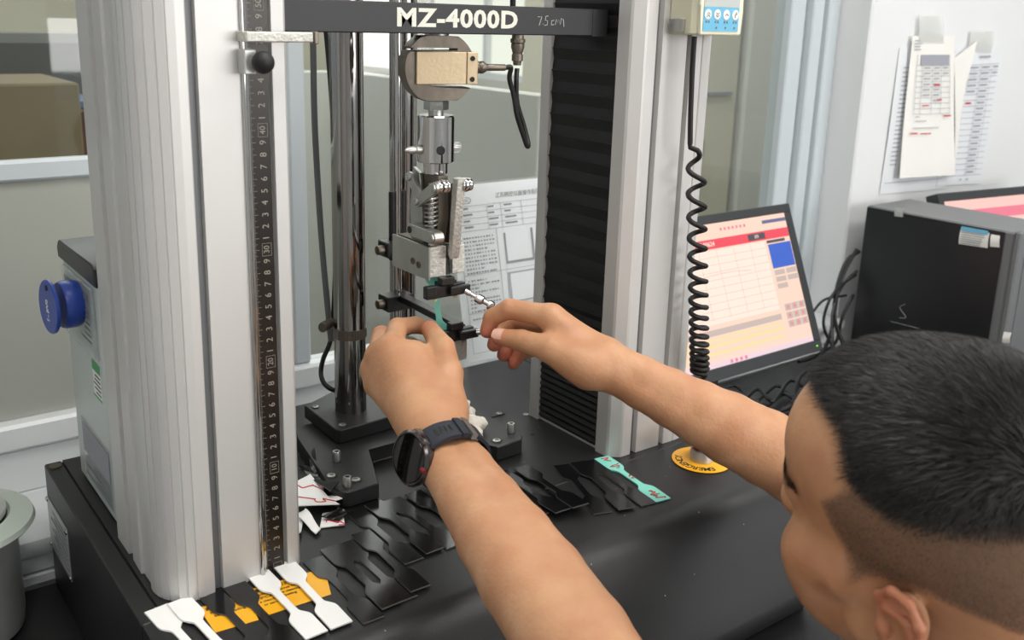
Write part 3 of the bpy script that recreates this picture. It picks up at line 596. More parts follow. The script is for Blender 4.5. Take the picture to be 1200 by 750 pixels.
# ================================================================ EMERGENCY STOP
es = thing('emergency_stop', 'red emergency stop button on a yellow disc at the front right of the base', 'button', (.502, -.061, .0))
EC = V((.5020, -.0610, .0004))
B().lathe([(0, 0), (.0335, 0), (.0343, .0004), (.0343, .0012), (.0335, .0016), (0, .0016)], EC, n=56).build('disc', 'yellow', es)
B().lathe([(0, 0), (.0140, 0), (.0140, .009), (.0132, .0105), (.0132, .014), (0, .014)], EC+V((0, 0, .0018)), n=36).build('collar', 'alu', es)
B().lathe([(0, 0), (.0110, 0), (.0110, .005), (.0190, .008), (.0195, .013), (.0175, .018), (.010, .0205), (0, .021)], EC+V((0, 0, .016)), n=40).build('mushroom_button', 'stop_red', es)
b = B()
def arc_text(b, txt, a0, a1, r, size):
    for i, ch in enumerate(txt):
        a = math.radians(a0+(a1-a0)*i/(len(txt)-1)); p = EC+V((math.cos(a)*r, math.sin(a)*r, .0017))
        b.text(ch, size, frame_mtx(p, V((math.sin(a), -math.cos(a), 0)), V((math.cos(a), math.sin(a), 0))), .0001, bold=.0002)
arc_text(b, 'EMERGENCY', 250, 132, .0262, .0115); b.build('lettering', 'ink', es); b = B(); arc_text(b, 'STOP', 30, -30, .0262, .0115); b.build('lettering', 'ink', es)
# ================================================================ SPECIMENS
def dumbbell(b, L=.115, W=.0205, w=.0070, t=.002, bend=None):
    Lh, tab = L/2, .0255; pts = []
    def side():
        s = []
        s.append((-Lh, W/2)); s.append((-Lh+tab, W/2))
        for k in range(1, 6): a = k/6*math.pi/2; s.append((-Lh+tab+.010*math.sin(a)*.9, W/2-.0040*(1-math.cos(a))))
        s.append((-Lh+tab+.0125, W/2-.0060))
        for k in range(1, 6): a = k/5*math.pi/2; s.append((-Lh+tab+.0125+.010*(1-math.cos(a)), w/2+(W/2-.0060-w/2)*(1-math.sin(a))))
        return s
    h = side(); top = h+[(-x, y) for x, y in h[::-1]]
    return top+[(x, -y) for x, y in top[::-1]]
def spec_mesh(m):
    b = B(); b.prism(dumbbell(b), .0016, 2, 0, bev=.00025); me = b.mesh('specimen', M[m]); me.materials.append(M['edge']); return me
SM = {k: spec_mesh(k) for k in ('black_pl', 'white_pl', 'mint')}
if True:
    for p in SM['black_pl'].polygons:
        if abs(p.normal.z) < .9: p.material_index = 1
def specimen(k, p, q, lab, group, z=.0003, tilt=0., first=True):
    p, q = V(p), V(q); d = (q-p); c = (p+q)/2; o = bpy.data.objects.new('test_specimen', SM[k]); COL.objects.link(o)
    c = p+d.normalized()*.0502
    o.location = (c.x, c.y, z); o.rotation_euler = (tilt, 0, math.atan2(d.y, d.x)); tag(o, lab, 'specimen', group); return o
L_ = [  # black strips, by the middle of each end edge on the base
 ((0.0327, -0.0091, 0), (0.0333, -0.1205, 0), 'glossy black dumbbell specimen next to the white one, first of four by the left column', 'black specimens beside the white ones'),
 ((0.0537, -0.0019, 0), (0.0555, -0.1153, 0), 'black dumbbell specimen second from the white ones, overlapped on its right', 'black specimens beside the white ones'),
 ((0.0705, 0.0006, 0), (0.0724, -0.1102, 0), 'black dumbbell specimen third from the white ones, dented near its top', 'black specimens beside the white ones'),
 ((0.0907, 0.0059, 0), (0.0888, -0.1121, 0), 'black dumbbell specimen fourth from the white ones, rightmost of the front four', 'black specimens beside the white ones'),
 ((0.1086, 0.0495, 0), (0.1092, -0.0615, 0), 'black dumbbell specimen leftmost in the row behind the front four', 'black specimens under the watch'),
 ((0.1308, 0.0513, 0), (0.1340, -0.0605, 0), 'black dumbbell specimen second in the row below the wrist watch', 'black specimens under the watch'),
 ((0.1526, 0.0501, 0), (0.1563, -0.0609, 0), 'black dumbbell specimen third in the row below the wrist watch', 'black specimens under the watch'),
 ((0.1770, 0.0477, 0), (0.1808, -0.0605, 0), 'black dumbbell specimen mostly hidden behind the watch and forearm', 'black specimens under the watch'),
 ((0.2354, 0.0488, 0), (0.2448, -0.0618, 0), 'black dumbbell specimen whose near end just shows beside the forearm', 'black specimens right of the forearm'),
 ((0.2597, 0.0473, 0), (0.2604, -0.0619, 0), 'second black dumbbell specimen right of the forearm, lying on its neighbour', 'black specimens right of the forearm'),
 ((0.2848, 0.0364, 0), (0.2808, -0.0770, 0), 'black dumbbell specimen with a bright reflecting top end', 'black specimens right of the forearm'),
 ((0.3101, 0.0314, 0), (0.3000, -0.0843, 0), 'black dumbbell specimen with raised top corner left of the gap', 'black specimens right of the forearm'),
 ((0.3526, 0.0122, 0), (0.3143, -0.1037, 0), 'black dumbbell specimen just right of the gap, turned a little', 'black specimens left of the mint one'),
 ((0.3714, 0.0049, 0), (0.3419, -0.1102, 0), 'black dumbbell specimen in the middle of the row left of the mint one', 'black specimens left of the mint one'),
 ((0.3881, 0.0031, 0), (0.3710, -0.1147, 0), 'black dumbbell specimen touching the mint one', 'black specimens left of the mint one')]

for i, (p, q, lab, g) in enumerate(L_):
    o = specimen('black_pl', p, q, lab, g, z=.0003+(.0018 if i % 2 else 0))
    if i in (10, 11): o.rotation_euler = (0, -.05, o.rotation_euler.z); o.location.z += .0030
specimen('white_pl', (-0.0200, -0.0028, 0.0000), (-0.0166, -0.1100, 0.0000), 'white dumbbell specimen on the yellow label, nearer the fluted column', 'white specimens', z=.0022)
specimen('white_pl', (0.0057, -0.0026, 0.0000), (0.0063, -0.1133, 0.0000), 'white dumbbell specimen on the yellow label, the right one, beside the black ones', 'white specimens', z=.0022)
specimen('white_pl', (-0.1108, -0.0049, 0.0000), (-0.0989, -0.1193, 0.0000), 'white dumbbell specimen at the lower left edge, the left of two touching', 'white specimens', z=.0004)
specimen('white_pl', (-0.0921, -0.0065, -0.0000), (-0.0820, -0.1213, 0.0000), 'white dumbbell specimen at the lower left, lying on top of its neighbour', 'white specimens', z=.0022)
specimen('black_pl', (-0.0658, -0.0086, 0.0000), (-0.0570, -0.1188, 0.0000), 'black dumbbell specimen leftmost of all, covering the left yellow label', 'black specimens on the labels', z=.0008)
specimen('black_pl', (-0.0435, -0.0088, 0.0000), (-0.0371, -0.1198, 0.0000), 'black dumbbell specimen between the two yellow labels', 'black specimens on the labels', z=.0008)
mi = specimen('mint', (0.4056, 0.0008, 0.0000), (0.3902, -0.1165, 0.0000), 'mint green dumbbell specimen with red scribbles, rightmost on the base', 'mint specimens', z=.0006)
b = B(); Mm = Matrix.Translation((0, 0, .0018))
for x, s_ in ((-.048, 1), (-.030, 2), (.040, 3), (.050, 4), (-.004, 5), (.002, 6)):
    scribble(b, Mm @ Matrix.Translation((x, .001, 0)), .010 if abs(x) > .01 else .003, .012 if abs(x) > .01 else .004, 8, .0005, s_)
me = b.mesh('marker_scribble', M['red_ink']); o = bpy.data.objects.new('marker_scribble', me); COL.objects.link(o); o.parent = mi
# mint strip held in the upper grip and by the left hand
b = B(); prof = dumbbell(b, W=.0190, w=.0060); n0 = len(prof)
half = n0//2; up = prof[:half]; lo_ = prof[half:][::-1]
def strip_pos(s): # s along -L/2..L/2 from the grip down
    u_ = (s+.0575)/.115; return V((.2040+.0095*u_**2+.004*u_,   .0620-.006*u_, .2620-.1120*u_+.004*u_*u_))
wd = V((.83, -.55, 0)).normalized(); rows = []
for (x, y), (x2, y2) in zip(up, lo_):
    c = strip_pos(x); rows.append((b.bm.verts.new(c+wd*y), b.bm.verts.new(c-wd*y), b.bm.verts.new(c+wd*y+V((-.0009, -.0013, 0))), b.bm.verts.new(c-wd*y+V((-.0009, -.0013, 0)))))
for a, c in zip(rows, rows[1:]):
    for i0, i1 in ((0, 1), (1, 3), (3, 2), (2, 0)): b.bm.faces.new((a[i0], a[i1], c[i1], c[i0]))
b.bm.faces.new(rows[0][:2]+rows[0][:1:-1]); b.bm.faces.new(rows[-1][:2]+rows[-1][:1:-1])
tag(b.build('test_specimen', 'mint'), 'mint green strip clamped in the upper grip and pinched by the left hand', 'specimen', 'mint specimens')
# yellow labels stuck on the base
def label_poly(name, pts, lab, lines):
    b = B(); z = .0002; vs = [V((p[0], p[1], 0)) for p in pts]
    b.prism([(p.x, p.y) for p in vs], .0003, 2, z); o = b.build(name, 'yellow', tm, lab)
    ex_ = (vs[1]-vs[0]).normalized(); b = B()
    for k, (tx, sx, sy, sz) in enumerate(lines):
        p = vs[0]+ex_*sx+V((ex_.y, -ex_.x, 0))*sy
        b.text(tx, sz, frame_mtx(p+V((0, 0, .0006)), ex_, V((-ex_.y, ex_.x, 0))), .00004, align='LEFT', bold=.0001)
    b.build('label_print', 'ink', o); return o
label_poly('warning_label', [(-0.0375, -0.0145, 0.0000), (0.0353, -0.0202, -0.0000), (0.0213, -0.0615, 0.0000), (-0.0427, -0.0586, 0.0000)], 'yellow warning label under the white specimens', [('操作前请阅读说明书', .004, .006, .0055), ('Reading the manual before', .002, .0125, .0042), ('维护保养时 be cleaning', .002, .018, .0042), ('e cleaning, adjusting', .004, .0235, .0042), ('or service.', .006, .029, .0042)])
label_poly('warning_label', [(-0.0811, -0.0163, 0.0000), (-0.0386, -0.0192, 0.0000), (-0.0459, -0.0607, 0.0000), (-0.0821, -0.0570, 0.0000)], 'yellow warning label by the fluted column corner', [('禁止操作 before', .004, .006, .0052), ('to sit on', .006, .0125, .0045), ('before reading', .008, .0185, .0045)])
# scraps by the foot plate
def scrap(m, pts, z, lab, seed, curl=.006, group='torn scraps by the foot plate', red=False):
    rd = random.Random(seed); b = B(); P = [V((p[0], p[1], z)) for p in pts]
    a, bb, c, d = P; N = 7; rows = []
    for i in range(N+1):
        u_ = i/N; l = a.lerp(d, u_); r_ = bb.lerp(c, u_); row = []
        for j in range(5):
            w = j/4; q = l.lerp(r_, w); q.z = z+curl*(math.sin(u_*4.5+seed)*.5+.5)*(.5+.5*w)+rd.random()*.0003; row.append(q)
        rows.append(row)
    T = [[b.bm.verts.new(q+V((0, 0, .0009))) for q in r_] for r_ in rows]; Bo = [[b.bm.verts.new(q) for q in r_] for r_ in rows]
    for i in range(N):
        for j in range(4):
            b.bm.faces.new((T[i][j], T[i][j+1], T[i+1][j+1], T[i+1][j])); b.bm.faces.new((Bo[i][j+1], Bo[i][j], Bo[i+1][j], Bo[i+1][j+1]))
        for j in (0, 4): b.bm.faces.new((T[i][j], T[i+1][j], Bo[i+1][j], Bo[i][j]))
    for i in (0, N):
        for j in range(4): b.bm.faces.new((T[i][j], T[i][j+1], Bo[i][j+1], Bo[i][j]))
    if red:
        r_ = thing('torn_scrap', lab, 'scrap', P[0].lerp(P[2], .5), group); b.build('sheet', m, r_)
        b = B(); rd = random.Random(seed+5)
        for k in range(2):
            pts2 = []
            for s_ in range(7):
                i = min(N, int(1+(k*3)+s_*.35+rd.random()*1.5)); j = min(4, max(0, int(.6+s_*.55+rd.random()*1.2))); pts2.append(rows[i][j]+V((0, 0, .0013)))
            b.tube(catmull(pts2, 3), .0006, 4)
        b.build('red_writing', 'red_ink', r_); return r_
    return tag(b.build('torn_scrap', m), lab, 'scrap', group)
scrap('white_pl', [(0.0766, 0.1263, 0.0000), (0.0937, 0.1288, -0.0000), (0.0907, 0.0559, 0.0000), (0.0563, 0.0789, 0.0000)], .010, 'torn white scrap with red writing beside the left column', 2, .006, red=True)
scrap('white_pl', [(0.0787, 0.0702, 0.0000), (0.0984, 0.0633, 0.0000), (0.0862, 0.0364, 0.0000), (0.0636, 0.0456, 0.0000)], .0006, 'small white scrap with a red dot, lying flat and nearest the black specimens', 5, .0008, red=True)
scrap('white_pl', [(0.0512, 0.0680, 0.0000), (0.0620, 0.0751, 0.0000), (0.0614, 0.0392, 0.0000), (0.0529, 0.0333, 0.0000)], .003, 'narrow curled white scrap below the written one', 7, .007)
scrap('white_pl', [(0.0556, 0.0794, 0.0000), (0.0621, 0.0792, 0.0000), (0.0412, 0.0411, 0.0000), (0.0358, 0.0410, 0.0000)], .002, 'narrow white scrap sticking out from behind the left column', 9, .004)
scrap('white_pl', [(0.0904, 0.0859, 0.0000), (0.1100, 0.0816, 0.0000), (0.1071, 0.0704, 0.0000), (0.0846, 0.0704, 0.0000)], .009, 'white scrap end pointing towards the foot plate', 11, .003, red=False)
scrap('black_pl', [(0.0916, 0.1540, 0.0000), (0.0974, 0.1405, 0.0000), (0.1039, 0.0813, 0.0000), (0.0915, 0.0765, 0.0000)], .014, 'twisted glossy black scrap on top of the white one', 3, .010)
scrap('black_pl', [(0.0980, 0.1546, 0.0000), (0.1086, 0.1427, 0.0000), (0.1018, 0.0696, 0.0000), (0.0908, 0.0599, 0.0000)], .004, 'black curled scrap between the white scrap and the foot plate', 8, .009)
scrap('black_pl', [(0.1250, 0.1979, 0.0000), (0.1299, 0.1947, 0.0000), (0.1051, 0.1354, -0.0000), (0.0980, 0.1377, 0.0000)], .010, 'narrow black scrap standing against the foot plate', 12, .012)
scrap('black_pl', [(0.0703, 0.0572, 0.0000), (0.0937, 0.0580, 0.0000), (0.0993, 0.0501, 0.0000), (0.0843, 0.0437, 0.0000)], .003, 'small black scrap under the white one', 14, .005)
b = B()
for k, (px_, r_) in enumerate((((0.2957, 0.1145, 0.0300), .0125), ((0.3055, 0.1393, 0.0340), .010), ((0.3005, 0.1398, 0.0460), .008), ((0.3062, 0.1135, 0.0300), .009), ((0.2869, 0.0967, 0.0280), .010))): b.sph(px_, r_, (1, 1, .9), 18, 12)
for v in b.bm.verts: v.co += V((math.sin(v.co.z*900+v.co.x*700), math.cos(v.co.x*850), math.sin(v.co.y*800)))*.0009
g_ = b.build('cotton_glove', 'knit', None, 'crumpled white knitted cotton glove on the foot plate behind the wrist'); g_['category'] = 'glove'
# ================================================================ DOCUMENT behind the machine
def sheet(name, P, m, lab, cat, thick=.0006, parent=None, kindroot=True):
    """P = four corners TL,TR,BR,BL"""
    P = [V(p) for p in P]; n = (P[1]-P[0]).cross(P[3]-P[0]).normalized(); b = B()
    N = 8; T = []; Bk = []
    for i in range(N+1):
        u_ = i/N; l = P[0].lerp(P[3], u_); r_ = P[1].lerp(P[2], u_); off = n*(.0012*math.sin(u_*5+len(name)))
        T.append([b.bm.verts.new(l.lerp(r_, j/4)+off) for j in range(5)]); Bk.append([b.bm.verts.new(l.lerp(r_, j/4)+off+n*thick) for j in range(5)])
    for i in range(N):
        for j in range(4):
            b.bm.faces.new((T[i][j], T[i][j+1], T[i+1][j+1], T[i+1][j])); b.bm.faces.new((Bk[i][j+1], Bk[i][j], Bk[i+1][j], Bk[i+1][j+1]))
        for j in (0, 4): b.bm.faces.new((T[i][j], T[i+1][j], Bk[i+1][j], Bk[i][j]))
    for i in (0, N):
        for j in range(4): b.bm.faces.new((T[i][j], T[i][j+1], Bk[i][j+1], Bk[i][j]))
    def at(x, y, lift=.0022):  # x,y in 0..1 from top-left
        return P[0].lerp(P[3], y).lerp(P[1].lerp(P[2], y), x)-n*lift
    return b, at, n
def bars(at, rects, m, parent, name, lift=.0022):
    b = B()
    for x0, y0, x1, y1 in rects: b.quad(at(x0, y0, lift), at(x1, y0, lift), at(x1, y1, lift), at(x0, y1, lift))
    return b.build(name, m, parent, smooth=False, kind='stuff' if name in ('print_lines', 'table_lines') else None)
rd = random.Random(4)
D0 = V((.4350, .385, .262)); D1 = V((.650, .385, .262)); D2 = V((.668, .352, .0012)); D3 = V((.4560, .352, .0012))
doc = thing('document_sheet', 'printed document sheet in a clear sleeve leaning behind the machine', 'document', (.55, .352, 0))
b, at, n_ = sheet('doc', (D0, D1, D2, D3), 'paper', '', ''); b.build('paper', 'paper', doc)
fine = []; 
for y in (.115, .15, .185, .22, .255, .95): fine.append((.05, y, .95, y+.003))
for x in (.05, .30, .42, .60, .75, .95): fine.append((x, .115, x+.004, .255))
fine += [(.05, .255, .055, .95), (.945, .255, .95, .95), (.36, .255, .365, .95), (.72, .255, .725, .95)]
for y in (.50, .72): fine.append((.05, y, .95, y+.003))
bars(at, fine, 'grey_ink', doc, 'table_lines')
r_ = []
for row in range(4):
    for x in (.10, .31, .45, .62, .78):
        if rd.random() < .85: r_.append((x, .125+row*.035, x+rd.uniform(.04, .11), .135+row*.035))
for col_, x0, x1 in ((0, .08, .34), (2, .745, .92)):
    for k in range(22):
        y = .29+k*.022
        if abs(y-.5) < .012 or abs(y-.72) < .012 or rd.random() < .15: continue
        xe = x1 if rd.random() < .7 else x0+rd.uniform(.05, .2)
        x = x0
        while x < xe: r_.append((x, y, min(x+rd.uniform(.008, .02), xe), y+.009)); x += .024
bars(at, r_, 'mid_ink', doc, 'print_lines')
b = B(); Mx = frame_mtx(at(.60, .075, .0024), D1-D0, D0-D3); b.text('江苏精密仪器操作指导书', .0085, Mx, .00005); b.build('heading', 'ink', doc)
b = B(); ctr = at(.14, .085, .0024); ux = (D1-D0).normalized(); uy = (D0-D3).normalized()
b.tube([ctr+ux*.008*math.cos(k*math.pi/12)+uy*.0045*math.sin(k*math.pi/12) for k in range(25)], .0004, 4); b.text('QC', .005, frame_mtx(ctr, ux, uy), .00005); b.build('round_emblem', 'ink', doc)
bars(at, [(.42, .29, .435, .46), (.66, .28, .68, .46), (.42, .455, .68, .47)], 'mid_ink', doc, 'figure_frame'); bars(at, [(.42, .52, .69, .70)], 'grey_ink', doc, 'figure_grey'); bars(at, [(.44, .53, .67, .69)], 'paper', doc, 'figure_field', .0025)
bars(at, [(.40, .745, .70, .90)], 'tower', doc, 'figure_dark'); bars(at, [(.43, .76, .50, .80), (.55, .77, .66, .80), (.45, .83, .53, .88), (.58, .84, .62, .89)], 'grey_ink', doc, 'figure_light', .0025)
S0, S1, S2, S3 = [p+V((-.006, -.0045, .004)) if i in (0, 3) else p+V((.006, -.0045, .004)) for i, p in enumerate((D0, D1, D2, D3))]
b, _, _ = sheet('sl', (S0, S1, S2+V((0, 0, -.003)), S3+V((0, 0, -.003))), None, '', ''); b.build('clear_sleeve', mat('sleeve_film', (225, 230, 228), .08, alpha=.12), doc)
# ================================================================ COMPUTER
mb, mt2 = V((1.118, .2, -.057)), V((1.118, .303, .19)); ML = (mt2-mb).length; mv = (mt2-mb).normalized(); mx_ = V((1, 0, 0)); mn = mx_.cross(mv)
def MP(s, t, d=0.): return V((s, mb.y, mb.z))+mv*t+mn*d
mo = thing('computer_monitor', 'tilted black computer monitor with a pink software window, right of the machine', 'monitor', (.9, .26, -.15))
Mmon = frame_mtx(MP(0, 0), mx_, mv)
X0 = .655
def mbox(lo, hi, bev=0):
    b = B(); b.box(lo, hi, bev); bmesh.ops.transform(b.bm, matrix=Mmon, verts=b.bm.verts[:]); return b
b = B()
for lo, hi in (((X0, 0, -.02), (1.118, .020, 0)), ((X0, .252, -.02), (1.118, ML, 0)), ((X0, .0195, -.02), (.671, .2525, 0)), ((1.100, .0195, -.02), (1.118, .2525, 0))): b.box(lo, hi, .0012)
b.box((X0+.01, .01, -.045), (1.108, ML-.01, -.0195), .006); bmesh.ops.transform(b.bm, matrix=Mmon, verts=b.bm.verts[:]); b.build('housing', 'bezel', mo, 'matt black bezel and back')
sc_ = mbox((.6705, .0195, -.003), (1.1005, .2525, -.002)).build('screen', 's_bg', mo, 'lit pink screen')
def ui(name, rects, m, d=-.0018):
    b = B()
    for s0, t0, s1, t1 in rects: b.quad(MP(s0, t0, d), MP(s1, t0, d), MP(s1, t1, d), MP(s0, t1, d))
    return b.build(name, m, sc_, smooth=False)
# measured corners on the screen plane
c1 = (1.0289, 0.2087); c2 = (1.0963, 0.1529); c3 = (0.8745, 0.2223); c4 = (1.0960, 0.2320); c5 = (1.0233, 0.2124); c6 = (1.0199, 0.0401); c7 = (0.8577, 0.1079)
ui('title_bar', [(1.0350, .238, 1.0995, .2440)], 's_head'); ui('red_bar', [(.672, .2100, 1.0995, .2260)], 's_red')
ui('graph_panel', [(.672, .088, 1.030, .2075)], 's_white', -.0019); ui('blue_box', [(1.0370, .158, 1.0985, .2010)], 's_blue'); ui('dark_strip', [(1.035, .2030, 1.085, .2080), (.990, .2125, 1.035, .2235)], 's_dark', -.0016)
ui('grid_lines', [(.69+i*.043, .094, .6906+i*.043, .2060) for i in range(8)]+[(.672, .096+i*.0125, 1.030, .0965+i*.0125) for i in range(9)], 's_line', -.0017)
ui('grey_band', [(.672, .070, 1.030, .080)], 's_btn'); ui('yellow_bands', [(.672, .052, 1.030, .058), (.672, .040, 1.030, .045), (.672, .0620, 1.030, .0660)], 's_band'); ui('taskbar', [(.672, .0200, 1.0995, .0290)], 's_bar')
for q in [(1.038+i*.032, .146-j*.012, 1.066+i*.032, .155-j*.012) for i in range(2) for j in range(3) if not (i == 1 and j == 2)]+[(1.044+i*.0185, .082-j*.0145, 1.061+i*.0185, .094-j*.0145) for i in range(3) for j in range(3)]: ui('button', [q], 's_btn')
ui('button_marks', [(1.050+i*.0185, .085-j*.0145, 1.055+i*.0185, .091-j*.0145) for i in range(3) for j in range(3)], 's_pink', -.0016)
ui('task_icons', [(.88+i*.012, .0215, .886+i*.012, .0270) for i in range(4)], 's_pink', -.0016); ui('start_icon', [(.790, .0215, .797, .0275)], 's_blue', -.0016)
ui('tool_icons', [(.925+i*.010, .238, .930+i*.010, .2430) for i in range(7)], 's_pink', -.0016)
b = B(); b.text('-0.00624', .0110, frame_mtx(MP(.885, .2180, -.0014), mx_, mv), .00003, bold=.0002); b.text('200', .008, frame_mtx(MP(1.012, .2180, -.0013), mx_, mv), .00003); b.build('readout', 's_white', sc_)
b = B(); b.tube([MP(.80+i*.02, .163+.008*math.sin(i*.35)*(i/9), -.0014) for i in range(10)], .0003, 4); b.build('trace', 's_pink', sc_)
b = B(); b.sph(MP(1.103, .0100, .0005), .0014, (1, 1, 1), 10, 6); b.build('power_light', 'led', mo)
b = B(); b.box((.87, .27, -.1490), (.93, .33, .02), .004); b.build('neck', 'bezel', mo); b = B(); b.prism([(.80, .235), (1.0, .235), (1.01, .245), (1.0, .338), (.80, .338), (.79, .245)], .010, 2, -.1499, bev=.002); b.build('foot', 'bezel', mo)
# PC tower
pc = thing('desktop_computer', 'black and grey desktop computer tower with stickers, on the bench at the right', 'computer', (1.47, .18, -.15))
B().box((1.3980, .034, -.1495), (1.5480, .324, .1560), bev=.003).build('case', 'tower_grey', pc, 'grey case shell'); B().box((1.3955, .050, -.1480), (1.3979, .322, .1540), bev=.0006).build('side_panel', 'tower', pc, 'black side panel')
B().box((1.3965, .022, -.1495), (1.5500, .0338, .1590), bev=.003).build('front_bezel', 'tower_grey', pc, 'lighter grey front bezel')
B().box((1.42, .0205, -.12), (1.53, .0219, .11), bev=.0005).build('front_grille', 'anod_dark', pc)
P_ = [(1.3950, 0.1291, 0.1522), (1.3950, 0.0766, 0.1526), (1.3950, 0.0759, 0.1183), (1.3950, 0.1292, 0.1153)]
b, at, _ = sheet('st', P_, None, '', '', .0003); st = b.build('sticker', 'paper_warm', pc, 'white service sticker with a blue heading'); bars(at, [(.03, .03, .97, .24)], 's_blue' if 0 else 'blue_panel', st, 'sticker_heading', .0018); bars(at, [(.06, .3+.11*i, .06+rd.uniform(.5, .85), .34+.11*i) for i in range(6)], 'grey_ink', st, 'sticker_print', .0018)
P_ = [(1.3950, 0.0739, 0.1500), (1.3950, 0.0579, 0.1500), (1.3950, 0.0554, 0.1241), (1.3950, 0.0719, 0.1223)]
b, at, _ = sheet('st', P_, None, '', '', .0003); b.build('small_sticker', 'paper_warm', pc, 'small plain white sticker')
P_ = [(1.3950, 0.2623, 0.1628), (1.3950, 0.2444, 0.1625), (1.3950, 0.2439, 0.1459), (1.3950, 0.2615, 0.1445)]
b, at, _ = sheet('st', P_, None, '', '', .0003); b.build('seal_sticker', 'alu', pc, 'silver seal sticker')
P_ = [(1.3950, 0.0250, -0.0233), (1.3950, 0.0118, -0.0212), (1.3950, 0.0118, -0.0404), (1.3950, 0.0248, -0.0442)]
b, at, _ = sheet('st', P_, None, '', '', .0003); b.build('lower_sticker', 'paper_warm', pc)
b = B(); b.tube(catmull([(1.394, .215, -.02), (1.394, .225, -.03), (1.394, .21, -.045), (1.394, .223, -.05)], 4), .0006, 4); b.tube([(1.394, .24, -.062), (1.394, .18, -.060)], .0006, 4); b.build('scratch', 'grey_ink', pc)
# second monitor behind the tower
m2 = thing('computer_monitor', 'second monitor with a pale pink screen behind the computer tower', 'monitor', (1.82, .20, -.15))
q0, q1 = V((1.585, .285, .170)), V((2.03, .215, .170)); ax_ = (q1-q0).normalized(); upv = V((0.02, .42, 1)).normalized(); nn = ax_.cross(upv)
Mm2 = frame_mtx(q0, ax_, upv)
def m2box(lo, hi, bev=0):
    b = B(); b.box(lo, hi, bev); bmesh.ops.transform(b.bm, matrix=Mm2, verts=b.bm.verts[:]); return b
b = B()
for lo, hi in (((0, -.27, -.03), (.45, -.25, 0)), ((0, -.018, -.03), (.45, 0, 0)), ((0, -.2505, -.03), (.016, -.0175, 0)), ((.434, -.2505, -.03), (.45, -.0175, 0)), ((.01, -.26, -.05), (.44, -.01, -.0295))): b.box(lo, hi, .001)
bmesh.ops.transform(b.bm, matrix=Mm2, verts=b.bm.verts[:]); b.build('housing', 'bezel', m2)
s2_ = m2box((.0155, -.2505, -.004), (.4345, -.0175, -.003)).build('screen', 's_pale', m2, 'lit pale pink screen'); m2box((.016, -.062, -.0028), (.434, -.040, -.0024)).build('red_bar', 's_pink', s2_)
b = B(); b.box((1.79, .27, -.149), (1.84, .30, .02), .003); b.box((1.72, .20, -.1498), (1.92, .34, -.1392), .003); b.build('stand', 'bezel', m2)
# cables between monitor and tower
def cable(lab, pts, r=.0028, m='cable'):
    tag(B().tube(catmull(pts, 8), r, 8).build('power_cable', m), lab, 'cable', 'cables between monitor and computer')
cable('black cable looping highest beside the computer tower', [(1.40, .330, .02), (1.36, .335, -.01), (1.325, .325, -.06), (1.30, .30, -.11), (1.24, .25, -.145), (1.15, .18, -.146), (1.02, .15, -.146)], .0032)
cable('thick black cable hanging in front of the white sill', [(1.405, .333, .06), (1.375, .34, .04), (1.345, .335, -.01), (1.335, .325, -.07), (1.33, .29, -.12), (1.30, .22, -.145), (1.2, .13, -.146)], .004)
cable('black cable making the wide loop left of the tower', [(1.38, .335, -.03), (1.30, .335, -.03), (1.25, .325, -.07), (1.27, .30, -.12), (1.34, .24, -.145), (1.33, .16, -.146)], .0026)
cable('black cable lying tangled on the bench under the monitor', [(.98, .14, -.146), (1.05, .20, -.145), (1.14, .16, -.142), (1.20, .22, -.146), (1.26, .14, -.143), (1.33, .10, -.146), (1.37, -.02, -.146)], .003)
cable('thin black cable crossing the tangle on the bench', [(.90, .10, -.146), (1.00, .18, -.142), (1.10, .10, -.146), (1.18, .16, -.139), (1.25, .06, -.146), (1.36, .12, -.142)], .0022)
cable('thin grey cable under the monitor edge', [(1.03, .20, -.146), (1.035, .17, -.10), (1.04, .15, -.146), (1.1, .05, -.146)], .002, 'cable_grey')
cable('black cable hanging lowest in the bundle beside the tower', [(1.3981, 0.3350, 0.0643), (1.3656, 0.3350, 0.0225), (1.3453, 0.3330, -0.0222), (1.3381, 0.3300, -0.0830), (1.2925, 0.3100, -0.1140), (1.2028, 0.2700, -0.1248), (1.0816, 0.2200, -0.1139), (1.02, .17, -.146)], .0038)
cable('black cable crossing the bundle beside the tower', [(1.3981, 0.3300, 0.0120), (1.3490, 0.3300, -0.0042), (1.3168, 0.3300, -0.0295), (1.3052, 0.3300, -0.0738), (1.3178, 0.3200, -0.1126), (1.3155, 0.2900, -0.1356), (1.2315, 0.2500, -0.1449), (1.1212, 0.2200, -0.1288)], .0030)
cable('black cable hooked round the monitor side of the bundle', [(1.4055, 0.3350, -0.0318), (1.3759, 0.3350, -0.0762), (1.3649, 0.3350, -0.1256), (1.2862, 0.3100, -0.1253), (1.2164, 0.2900, -0.1198), (1.1504, 0.2700, -0.1076)], .0034)
